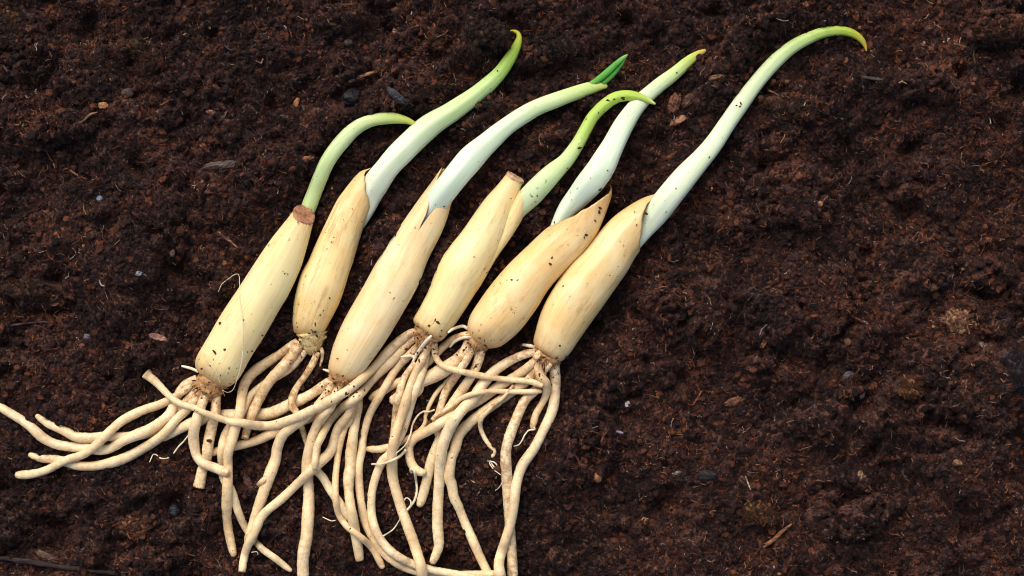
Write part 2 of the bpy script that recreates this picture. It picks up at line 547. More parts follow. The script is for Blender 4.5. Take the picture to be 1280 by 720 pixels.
# ------------------------------------------------------------------ loose crumbs and fibres (too many to count)
def scatter(name, mat, P, rot, scl, tone, var, shapes):
    me = bpy.data.meshes.new(name)
    me.vertices.add(len(P)); me.vertices.foreach_set("co", (P * S).ravel())
    for k, a, ty in (("rot", rot, 'FLOAT_VECTOR'), ("scl", scl * S, 'FLOAT_VECTOR')):
        at = me.attributes.new(k, ty, 'POINT'); at.data.foreach_set("vector", a.ravel())
    at = me.attributes.new("tone", 'FLOAT_COLOR', 'POINT'); at.data.foreach_set("color", np.c_[tone, np.ones(len(P))].ravel())
    at = me.attributes.new("var", 'INT', 'POINT'); at.data.foreach_set("value", var.astype(np.int32))
    me.materials.append(mat)
    o = link(bpy.data.objects.new(name, me)); o["kind"] = "stuff"
    ng = bpy.data.node_groups.new(name + "_nodes", 'GeometryNodeTree')
    ng.interface.new_socket("Geometry", in_out='INPUT', socket_type='NodeSocketGeometry')
    ng.interface.new_socket("Geometry", in_out='OUTPUT', socket_type='NodeSocketGeometry')
    N = ng.nodes.new; L = ng.links.new
    gi = N("NodeGroupInput"); go = N("NodeGroupOutput"); jn = N("GeometryNodeJoinGeometry")
    def attr(nm, ty):
        a = N("GeometryNodeInputNamedAttribute"); a.data_type = ty; a.inputs["Name"].default_value = nm
        return [s for s in a.outputs if s.enabled and s.name == "Attribute"][0]
    for k in range(shapes):
        if name.startswith("soil"):
            g = N("GeometryNodeMeshIcoSphere"); g.inputs["Radius"].default_value = 1.0; g.inputs["Subdivisions"].default_value = 2
            sp = N("GeometryNodeSetPosition"); L(g.outputs["Mesh"], sp.inputs["Geometry"])
            pos = N("GeometryNodeInputPosition")
            nz = N("ShaderNodeTexNoise"); nz.inputs["Scale"].default_value = 1.5; nz.inputs["Detail"].default_value = 3
            ad = N("ShaderNodeVectorMath"); ad.operation = 'ADD'; ad.inputs[1].default_value = (k * 7.3, k * 3.1, k * 1.7)
            L(pos.outputs[0], ad.inputs[0]); L(ad.outputs[0], nz.inputs["Vector"])
            sb = N("ShaderNodeVectorMath"); sb.operation = 'SUBTRACT'; sb.inputs[1].default_value = (.5, .5, .5)
            L(nz.outputs["Color"], sb.inputs[0])
            sc = N("ShaderNodeVectorMath"); sc.operation = 'SCALE'; sc.inputs["Scale"].default_value = 1.9
            L(sb.outputs[0], sc.inputs[0]); L(sc.outputs[0], sp.inputs["Offset"])
        else:
            g = N("GeometryNodeMeshCylinder"); g.inputs["Vertices"].default_value = 5; g.inputs["Side Segments"].default_value = 6
            g.inputs["Radius"].default_value = .5; g.inputs["Depth"].default_value = 1.0
            sp = N("GeometryNodeSetPosition"); L(g.outputs["Mesh"], sp.inputs["Geometry"])
            pos = N("GeometryNodeInputPosition")
            nz = N("ShaderNodeTexNoise"); nz.inputs["Scale"].default_value = (1.6, 2.6, 4.0)[k % 3]; nz.inputs["Detail"].default_value = 1
            mu = N("ShaderNodeVectorMath"); mu.operation = 'MULTIPLY_ADD'; mu.inputs[1].default_value = (0, 0, 1); mu.inputs[2].default_value = (k * 5.1, k * 2.3, 0)
            L(pos.outputs[0], mu.inputs[0]); L(mu.outputs[0], nz.inputs["Vector"])
            sb = N("ShaderNodeVectorMath"); sb.operation = 'SUBTRACT'; sb.inputs[1].default_value = (.5, .5, .5)
            L(nz.outputs["Color"], sb.inputs[0])
            sc = N("ShaderNodeVectorMath"); sc.operation = 'MULTIPLY'; sc.inputs[1].default_value = (6.0, 6.0, 0)
            L(sb.outputs[0], sc.inputs[0]); L(sc.outputs[0], sp.inputs["Offset"])
        sm = N("GeometryNodeSetMaterial"); sm.inputs["Material"].default_value = mat; L(sp.outputs[0], sm.inputs[0])
        ss = N("GeometryNodeSetShadeSmooth"); L(sm.outputs[0], ss.inputs[0])
        io = N("GeometryNodeInstanceOnPoints")
        L(gi.outputs[0], io.inputs["Points"]); L(ss.outputs[0], io.inputs["Instance"])
        cmp = N("FunctionNodeCompare"); cmp.data_type = 'INT'; cmp.operation = 'EQUAL'
        ints = [s for s in cmp.inputs if s.type == 'INT']
        L(attr("var", 'INT'), ints[0]); ints[1].default_value = k
        L(cmp.outputs[0], io.inputs["Selection"])
        L(attr("rot", 'FLOAT_VECTOR'), io.inputs["Rotation"]); L(attr("scl", 'FLOAT_VECTOR'), io.inputs["Scale"])
        L(io.outputs[0], jn.inputs[0])
    L(jn.outputs[0], go.inputs[0])
    md = o.modifiers.new("scatter", 'NODES'); md.node_group = ng
    return o

# ------------------------------------------------------------------ sprouted bulbs
def axial_outline(L, Rr, n):
    """both outlines sampled at equal stations along the bulb's axis"""
    L = catmull(np.array(L, float), 2.0); Rr = catmull(np.array(Rr, float), 2.0)
    a0 = (L[0] + Rr[0]) / 2; a1 = (L[-1] + Rr[-1]) / 2
    ax = (a1 - a0) / np.linalg.norm(a1 - a0)
    def par(P):
        arc = np.r_[0, np.cumsum(np.linalg.norm(np.diff(P, axis=0), axis=1))]
        p = np.maximum.accumulate((P - P[0]) @ ax + .15 * np.minimum(arc, 30))
        return p + 1e-4 * arc
    pl, pr = par(L), par(Rr)
    T = min(pl[-1], pr[-1])
    u = np.linspace(0, 1, n) ** 1.45
    f = lambda P, p: np.c_[np.interp(u * T, p, P[:, 0]), np.interp(u * T, p, P[:, 1])]
    return f(L, pl), f(Rr, pr), u, T

def sheath_body(L, Rr, zc, flat, dip=None, open_end=True, seed=0, n=110, nseg=64, hend=None, ub=.68):
    """skin swept between a left and a right outline, trimmed at a mouth whose edge is set by dip(angle) in pixels"""
    A, B, us, T = axial_outline(L, Rr, n)
    Cp = (A + B) / 2; per = np.linalg.norm(A - B, axis=1) / 2
    pz = per.copy()
    if hend is not None:
        w = np.clip((us - ub) / (1 - ub), 0, 1); w = w * w * (3 - 2 * w)
        pz = np.maximum(per, np.interp(ub, us, per) * (1 - w) + hend / flat * w) if True else per
        pz = np.where(us > ub, pz, per)
    zz = zc(us, pz)
    th = np.linspace(0, 2 * math.pi, nseg, endpoint=False)
    rr = np.random.default_rng(seed)
    ph = rr.uniform(0, 6.28, 9)
    jag = rr.standard_normal(nseg); jag = (jag + np.roll(jag, 1)) * .7 + .7 * np.sin(3 * th + ph[5]) + .7 * np.sin(7 * th + ph[6]) + 1.2 if open_end else np.zeros(nseg)
    uend = 1 - ((dip(th) if dip is not None else 0.0) + jag) / T
    nr_ = 72
    V = []; UV = []
    def ring(t, k=1.0, back=0.0):
        u = np.clip(t * uend - back / T, 0, 1)
        cx = np.interp(u, us, Cp[:, 0]); cy = np.interp(u, us, Cp[:, 1])
        hx = np.interp(u, us, (B[:, 0] - A[:, 0]) / 2); hy = np.interp(u, us, (B[:, 1] - A[:, 1]) / 2)
        fac = 1 + .012 * np.sin(3 * th + ph[0] + 2.0 * u) + .010 * np.sin(5 * th + ph[1] - 3 * u) + .005 * np.sin(13 * th + ph[2] + 4 * u) + .008 * np.sin(9 * u + ph[3]) + .006 * np.sin(21 * u + 2 * th + ph[4])
        # a soft keel along the bulb, as its flattened faces meet
        kd = np.abs((th - R(118) - .25 * np.sin(3 * u + ph[7]) + math.pi) % (2 * math.pi) - math.pi)
        fac = fac + .022 * np.exp(-(kd / .30) ** 2) - .012 * np.exp(-((kd - .7) / .35) ** 2)
        z = np.interp(u, us, zz) + np.interp(u, us, pz) * flat * np.sin(th) * k * fac
        px_ = cx + hx * np.cos(th) * k * (1 + (fac - 1) * .6); py_ = cy + hy * np.cos(th) * k * (1 + (fac - 1) * .6)
        kk = 1 - z / D
        UV.append(np.c_[np.abs(np.linspace(-1, 1, nseg, endpoint=False)), t * np.ones(nseg)])
        return np.c_[(px_ - 640) * kk, (360 - py_) * kk, z]
    ts = np.linspace(0, 1, nr_) ** 1.3
    for t in ts: V.append(ring(t))
    endring = V[-1].copy()
    if open_end:
        for k, bk in ((.985, .1), (.965, .5), (.94, 4.0), (.90, 9.0)): V.append(ring(1.0, k, bk))
    nr = len(V)
    F = []
    for i in range(nr - 1):
        a, b_ = i * nseg, (i + 1) * nseg
        for k in range(nseg):
            k2 = (k + 1) % nseg
            F.append((a + k, b_ + k, b_ + k2, a + k2))
    body_dir = endring.mean(0) - V[nr_ - 9].mean(0)
    V = np.vstack(V); UV = np.vstack(UV)
    if not open_end:
        V = np.vstack([V, endring.mean(0)]); UV = np.vstack([UV, [(.5, 1)]]); c = len(V) - 1
        F += [(c, (nr - 1) * nseg + (k + 1) % nseg, (nr - 1) * nseg + k) for k in range(nseg)]
    for i in range(0, n, 2):
        x, y = unproj(Cp[i][0], Cp[i][1], zz[i]); occ_add(x, y, zz[i], per[i], flat * pz[i] / max(per[i], 1))
    return V, F, UV, endring, zz, body_dir / np.linalg.norm(body_dir)

def cut_r(depth):      # oblique cut, lowest on the right-hand side of the bulb
    return lambda th: depth * (.5 + .5 * np.cos(th))
def cut_l(depth):
    return lambda th: depth * (.5 - .5 * np.cos(th))
def vee(depth, ca, slit):
    """notch opening on the upper face, straight-edged when seen from above"""
    def f(th):
        c = np.cos(th); up = np.sin(th) > 0
        d = np.where(c > ca, 1 - (c - ca) / (1 - ca), 1 - (ca - c) / (1 + ca))
        return np.where(up, depth * np.clip(d, 0, 1) + slit * np.clip(1 - np.abs(c - ca) / .11, 0, 1), 0.0)
    return f

BULB = [
 dict(label="leftmost sprouted bulb with brown cut scar and short hooked pale green shoot",
  L=[(262, 474), (249, 467), (243.5, 456), (246, 444), (254, 430), (274, 396), (297, 361), (314, 335), (336, 302), (351, 283), (364, 267), (372, 255)],
  R=[(262, 474), (274, 484), (284, 484), (294, 478), (302, 468), (314, 446), (332.5, 416), (351, 384), (359, 371), (375.6, 336), (385, 305), (391, 280), (394, 270), (398, 260)],
  dip=lambda th: 8 + 9 * np.sin(th), open=False, rise=15.0, c0=(.81, .71, .385), c1=(.81, .68, .34), stain=.35,
  plate=[(268, 472, 20), (259, 486, 18), (252, 499, 11)], pm=M_plate),
 dict(label="slim sprouted bulb, second from left, brown stained base and thick green tipped shoot",
  L=[(384, 421), (370, 419), (366, 408), (366, 394), (368, 374), (375, 344), (385, 325), (400, 292), (420, 252), (432, 235), (444, 220), (452, 213), (461, 211), (468, 204)],
  R=[(384, 421), (396, 421), (404, 416), (411, 404), (426, 374), (436.6, 340), (440, 331), (452, 291), (460, 268), (466, 255), (476, 236), (487, 220)],
  dip=cut_r(46), open=True, hend=14.2, c0=(.80, .665, .345), c1=(.77, .56, .235), stain=1.0,
  plate=[(389, 414, 19), (389, 427, 15.5), (388, 440, 9)], pm=M_plate_pale),
 dict(label="third sprouted bulb from left, its shoot ending in bright green leaves",
  L=[(424, 476), (414, 470), (410.5, 461), (413, 446), (418, 428), (430, 400), (454, 358), (472, 325), (494, 291), (523, 249), (538, 229), (547, 216), (552, 209)],
  R=[(424, 476), (440, 476), (452, 468), (464, 453), (482, 428), (499, 400), (522.5, 358), (535, 325), (552, 291), (560, 270), (566, 250), (583, 226)],
  dip=vee(62, -.10, 20), open=True, hend=16.5, c0=(.83, .70, .42), c1=(.81, .63, .335), stain=.25,
  plate=[(428, 466, 18), (424, 477, 14), (420, 485, 9)], pm=M_plate),
 dict(label="sprouted bulb fourth from left with flat cut top and speckled green side shoot",
  L=[(530, 412), (520, 407), (516.5, 399), (523.6, 386), (534.6, 364), (548, 330), (560, 311), (580, 286), (605, 250), (622, 231), (635, 215)],
  R=[(530, 412), (541, 425), (551, 426), (560, 417), (570, 404), (583, 385), (600, 357), (613, 332), (623, 312), (634, 286), (643, 257), (651, 235), (657, 222)],
  dip=lambda th: 2 + 2 * np.sin(th), open=False, c0=(.82, .715, .385), c1=(.81, .67, .325), stain=.2,
  plate=[(538, 409, 19), (532, 420, 17), (527, 432, 10)], pm=M_plate),
 dict(label="plump sprouted bulb, second from right, with brown spots and a straight white shoot",
  L=[(600, 431), (590, 424), (584.5, 413), (586, 400), (591.6, 388), (611, 360), (635, 331), (660, 307), (680, 288), (693, 277), (707, 255), (720, 228), (734, 203)],
  R=[(600, 431), (609, 435.5), (619, 435), (628, 432), (649, 415), (670, 388), (688, 360), (711, 335), (732, 313), (745, 295), (752, 280), (761, 256), (765, 242), (763, 229)],
  dip=lambda th: 3 + 81 * (.5 - .5 * np.cos(th)), open=True, hend=14.2, c0=(.81, .64, .34), c1=(.78, .53, .22), stain=.55,
  plate=[(600, 424, 17), (593, 432, 13), (588, 439, 8)], pm=M_plate),
 dict(label="rightmost sprouted bulb with the longest shoot, arching over to a hooked tip",
  L=[(684, 444), (672, 437), (666.5, 428), (669, 414), (677, 388), (690, 363), (712, 332), (732, 311), (745, 295), (765, 273), (785, 258), (805, 247), (825, 241)],
  R=[(684, 444), (692, 450), (701, 452), (712, 442), (723, 426), (740, 402), (770, 360), (785, 339), (795, 321), (810, 302), (820, 288), (834, 266), (843, 253)],
  dip=cut_r(72), open=True, hend=14.6, c0=(.81, .66, .36), c1=(.78, .56, .24), stain=.45,
  plate=[(687, 442, 19), (683, 451, 16), (680, 459, 10)], pm=M_plate),
]
SH_W = (.74, .80, .66)
SHOOT = [
 dict(p=[(374, 290, 9), (384, 264, 18.5), (399.5, 224, 18.5), (410, 201, 19), (425, 180, 19.5), (443, 161.5, 18), (462, 151.5, 16), (486, 147.5, 15), (506, 150, 10), (516, 153.5, 6), (522, 156, 2)],
  s=[(0, (.56, .68, .34)), (.3, (.58, .70, .36)), (.6, (.66, .75, .46)), (.85, (.58, .66, .25)), (.97, (.50, .52, .08)), (1, (.50, .36, .06))]),
 dict(p=[(444, 292, 10), (455, 266, 21), (467, 235, 31), (484, 210, 30), (502, 190, 31), (535, 159, 30), (566, 139, 26), (598, 116, 21.5), (622, 94, 18.5), (636, 75, 16), (646, 57, 11.5), (649, 46, 7), (645, 39.5, 4.5), (638, 38.5, 2)],
  s=[(0, (.82, .83, .70)), (.3, (.80, .83, .71)), (.5, (.66, .76, .50)), (.72, (.52, .67, .30)), (.88, (.38, .56, .085)), (.96, (.44, .50, .03)), (1, (.58, .42, .03))]),
 dict(p=[(512, 312, 10), (524, 289, 21), (540, 261, 30), (560, 233, 32), (588, 199, 32.5), (609, 179, 28), (636, 156, 23), (668, 136, 21), (694, 125.5, 20), (720, 116, 18), (740, 109.5, 15), (752, 107.5, 10), (758.5, 108, 5)],
  s=[(0, (.76, .82, .74)), (.3, (.73, .81, .74)), (.6, (.70, .79, .64)), (.8, (.62, .73, .42)), (.95, (.54, .66, .22)), (1, (.60, .60, .18))]),
 dict(p=[(622, 300, 10), (644, 267, 22), (665, 243, 28), (690, 217, 25), (708, 200, 19.5), (722, 180, 16.5), (733, 160, 15.5), (742, 145, 15.5), (756, 131, 15), (770, 122, 14.5), (785, 119.5, 13.5), (800, 122, 11), (811, 126, 7), (819, 130, 2.5)],
  s=[(0, (.62, .68, .34)), (.25, (.64, .74, .48)), (.45, (.60, .72, .38)), (.65, (.46, .62, .14)), (.9, (.42, .56, .07)), (1, (.60, .62, .22))], dirt=1.0),
 dict(p=[(689, 293, 10), (707, 264, 22), (727, 241, 31), (748.5, 214, 33), (763.5, 187, 28.5), (781, 154, 24), (799, 129, 20), (822, 108, 18), (843, 92, 16), (862, 75.5, 13), (876, 66, 8), (882, 63, 3.5)],
  s=[(0, (.74, .81, .70)), (.4, (.75, .82, .72)), (.65, (.72, .79, .63)), (.85, (.60, .71, .35)), (.95, (.50, .58, .12)), (1, (.62, .45, .08))]),
 dict(p=[(786, 318, 10), (803, 291, 22), (822, 264, 31), (853, 225, 29), (888, 185, 23.5), (910, 153, 21), (931, 123, 20), (950, 98, 19), (970, 76, 18), (990, 59, 16.5), (1010, 48, 14.5), (1030, 40.5, 13), (1050, 38.5, 12), (1066, 42, 10), (1077, 50, 7.5), (1082, 59, 4), (1083, 64, 2)],
  s=[(0, (.80, .83, .70)), (.4, (.76, .82, .66)), (.65, (.68, .77, .52)), (.82, (.50, .65, .20)), (.93, (.44, .54, .05)), (1, (.52, .30, .04))]),
]

bulbs = []
shoot_z0 = []
for i, b in enumerate(BULB):
    bp = b["plate"][0]
    root = bpy.data.objects.new("sprouted_bulb", None)
    base = np.array([*unproj(bp[0], bp[1], 0), 0.0])
    root.empty_display_size = .01
    root.location = base * S
    link(root)
    tag(root, b["label"], "sprouted bulb", "sprouted bulbs laid in a row on the soil")
    b["root"] = root; b["base"] = base
    bulbs.append(root)
    def zc(u, per):
        m = per.max()
        return np.maximum(.50 * m + .38 * per - 5.0, per * .55) + b.get('rise', 3.0) * u - 2.0
    V, F, UV, er, zz, dirv = sheath_body(b["L"], b["R"], zc, .90, b["dip"], b["open"], seed=i + 3, hend=b.get('hend'))
    mt = mat_bulb(i, b["c0"], b["c1"], b["stain"], i + 1.37)
    o = mesh_obj("bulb", V, F, mt, root, uv=UV, origin=base)
    b["mat"] = mt; b["zt"] = zz[-1]; b["zb"] = zz[10]
    if not b["open"]:
        # dry cut disc closing the top, slightly sunken with a raised papery rim
        c = er.mean(0)
        nrm = er[1:] - er[:-1]
        VV = []; n_ = len(er)
        rr_ = np.random.default_rng(i)
        for k, off in ((1.035, -1.6), (1.05, 1.2), (.98, 2.4), (.86, 1.5), (.55, 1.8), (.25, 1.5)):
            jr = 1 + (.035 * rr_.standard_normal((n_, 1)) if k < 1.04 else .02 * rr_.standard_normal((n_, 1)))
            VV.append(c + (er - c) * k * jr + dirv * (off + .5 * rr_.standard_normal((n_, 1)) * (k < 1)))
        VV = np.vstack(VV + [(c + dirv * 1.4)[None]]); FF = []
        for a in range(5):
            for k in range(n_):
                FF.append((a * n_ + k, a * n_ + (k + 1) % n_, (a + 1) * n_ + (k + 1) % n_, (a + 1) * n_ + k))
        FF += [(5 * n_ + k, 5 * n_ + (k + 1) % n_, 6 * n_) for k in range(n_)]
        sc_ = mesh_obj("cut_scar", VV, FF, M_scar if i == 0 else M_scar_pale, root, origin=base)
        sc_["label"] = "dry brown cut scar at the top" if i == 0 else "pale tan cut end at the top"
    # basal plate: lumpy woody stump that carries the roots
    P = np.array(b["plate"], float)
    C2 = catmull(P, .8)
    zpl = np.linspace(max(12, b["zb"] * .95), 11, len(C2))
    Cw = world_line(C2[:, :2], zpl)
    pr = np.random.default_rng(40 + i)
    lump_ = pr.standard_normal((len(C2), 48)); fine_ = pr.standard_normal((len(C2), 48))
    for _ in range(7): lump_ = (lump_ + np.roll(lump_, 1, 1) + np.roll(lump_, -1, 1)) / 3; lump_[1:-1] = (lump_[1:-1] + lump_[2:] + lump_[:-2]) / 3
    for _ in range(2): fine_[1:-1] = (fine_[1:-1] + fine_[2:] + fine_[:-2]) / 3
    lump_ = 1 + .075 * lump_ / lump_.std() + .035 * fine_ / fine_.std()
    V, F, UV, _ = tube(Cw, C2[:, 2] * .97, 48, .8, wob=lambda k, th: lump_[k])
    mesh_obj("basal_plate", V, F, b["pm"], root, origin=base)
    # short dry bristles of old roots round the plate
    BV = []; BF = []; nb = 0
    axd = Cw[-1] - Cw[0]; axd /= np.linalg.norm(axd); sd = np.cross(axd, (0, 0, 1.0)); sd /= np.linalg.norm(sd); upv = np.cross(sd, axd)
    for _ in range(46):
        k = int(pr.uniform(.15, .95) * len(Cw)); a = pr.uniform(-.5, 3.64)
        nrm_ = sd * math.cos(a) + upv * math.sin(a)
        p0 = Cw[k] + nrm_ * C2[k, 2] * .8
        d0 = axd * pr.uniform(.5, 1.2) + nrm_ * pr.uniform(.1, .7) + sd * pr.normal(0, .45)
        d0 /= np.linalg.norm(d0); ln = pr.uniform(3, 10); bend = pr.normal(0, .25, 3)
        tt = np.linspace(0, 1, 6)[:, None]
        v_, f_, _u, _n = tube(p0 + d0 * ln * tt + bend * ln * tt ** 2, np.linspace(.75, .25, 6) * pr.uniform(.7, 1.5), 5)
        BV.append(v_); BF += [tuple(q_ + nb for q_ in ff) for ff in f_]; nb += len(v_)
    br = mesh_obj("dry_bristles", np.vstack(BV), BF, M_bristle, root, origin=base); br["kind"] = "stuff"
    b["zp"] = 13.0

# side sheath of the fourth bulb, below its shoot
b = BULB[3]
V, F, UV, er, zz, _d = sheath_body([(575, 375), (590, 345), (612, 305), (632, 268), (648, 240), (659, 226)],
                               [(590, 372), (601, 357), (620, 324), (636, 301), (647, 284), (656, 268), (662, 252), (673, 236)],
                               lambda u, per: 21 - 3 * u, .9, cut_r(18), True, seed=91, hend=15, ub=.5)
mesh_obj("side_sheath", V, F, b["mat"], b["root"], uv=UV, origin=b["base"])

# shoots
def make_shoot(i):
    sdat = SHOOT[i]; b = BULB[i]
    P = catmull(np.array(sdat["p"], float), 2.5)
    rad = P[:, 2] / 2
    z0 = {0: 6, 3: 18, 4: b["zt"] + 1.0, 5: b["zt"] + 1.0}.get(i, b["zt"] - .5)
    z = gsmooth(drape(P[:, :2], rad, sig=30), 14)
    ds = np.r_[0, np.cumsum(np.linalg.norm(np.diff(P[:, :2], axis=0), axis=1))]
    d0 = sdat.get("in", 45.0)                     # length still inside the sheath
    w = np.clip(1 - (ds - d0) / 70, 0, 1); w = w * w * (3 - 2 * w)
    z = gsmooth(z * (1 - w) + z0 * w, 5)
    C = world_line(P[:, :2], z)
    rr = np.random.default_rng(60 + i); p0 = rr.uniform(0, 6.28, 5)
    def wob(k, th):
        u = k / len(P)
        return 1 + .018 * np.sin(2 * th + p0[0] + 3 * u) + .012 * np.sin(6 * th + p0[1]) + .015 * math.sin(23 * u + p0[2]) + .010 * math.sin(47 * u + p0[3]) + .05 * np.exp(-((th - 1.9 - .3 * math.sin(4 * u + p0[4])) / .28) ** 2) - .03 * np.exp(-((th - 1.2 - .3 * math.sin(4 * u + p0[4])) / .22) ** 2)
    V, F, UV, _ = tube(C, rad, 28, .88, wob=wob)
    # colour runs by picture length from where it leaves the bulb
    mt = mat_shoot(sdat["s"], i + .7, sdat.get("dirt", 0.0))
    sh = mesh_obj("shoot", V, F, mt, b["root"], uv=UV, origin=b["base"])
    for k in range(0, len(C), 2): occ_add(C[k][0], C[k][1], C[k][2], rad[k], .88)
    return sh, C, rad
order = [1, 2, 4, 5, 0, 3]
SHO = {}
for i in order: SHO[i] = make_shoot(i)

# two young green leaves leaving the third shoot
M_leaf = mat_shoot([(0, (.30, .50, .10)), (.2, (.09, .36, .03)), (.75, (.06, .33, .03)), (1, (.24, .50, .12))], 4.4)
zt = SHO[2][1][-8][2]
for pts, dz in (([(733, 108, 5), (744, 102, 7.5), (757, 92, 8.5), (770, 80, 7), (779, 72, 4.5), (784.5, 68, 1.2)], 6), ([(742, 111, 5), (753, 104, 7), (765, 94, 6.5), (775, 82, 5), (781, 73, 3), (784, 69.5, 1)], 3)):
    P = catmull(np.array(pts, float), 1.5)
    z = np.linspace(zt + dz - 3, zt + dz + 5, len(P))
    C = world_line(P[:, :2], z)
    V, F, UV, _ = tube(C, P[:, 2] / 2, 14, .55)
    lf = mesh_obj("young_leaf", V, F, M_leaf, SHO[2][0], uv=UV, origin=BULB[2]["base"])
    lf["label"] = "bright green young leaf tip"

# ------------------------------------------------------------------ roots, traced per zoomed view, laid from the bottom of the heap upwards
ZV = dict(A=(0, 440, 4), B=(160, 420, 4.5), C=(200, 560, 4.5), D=(340, 400, 4.5), E=(340, 560, 4.5), F=(500, 400, 4.5), G=(500, 560, 4.5), H=(400, 480, 4.5))
def tr(*parts):
    out = []
    for k, pts in parts:
        ox, oy, s = ZV[k]
        new = [(ox + x / s, oy + y / s) for x, y in pts]
        while len(out) >= 2:                      # overlapping views: drop points that would run back on themselves
            a = (out[-1][0] - out[-2][0], out[-1][1] - out[-2][1]); b = (new[0][0] - out[-1][0], new[0][1] - out[-1][1])
            la, lb = math.hypot(*a), math.hypot(*b)
            if lb > 5 and a[0] * b[0] + a[1] * b[1] > .35 * la * lb: break
            out.pop()
        out += new
    return out
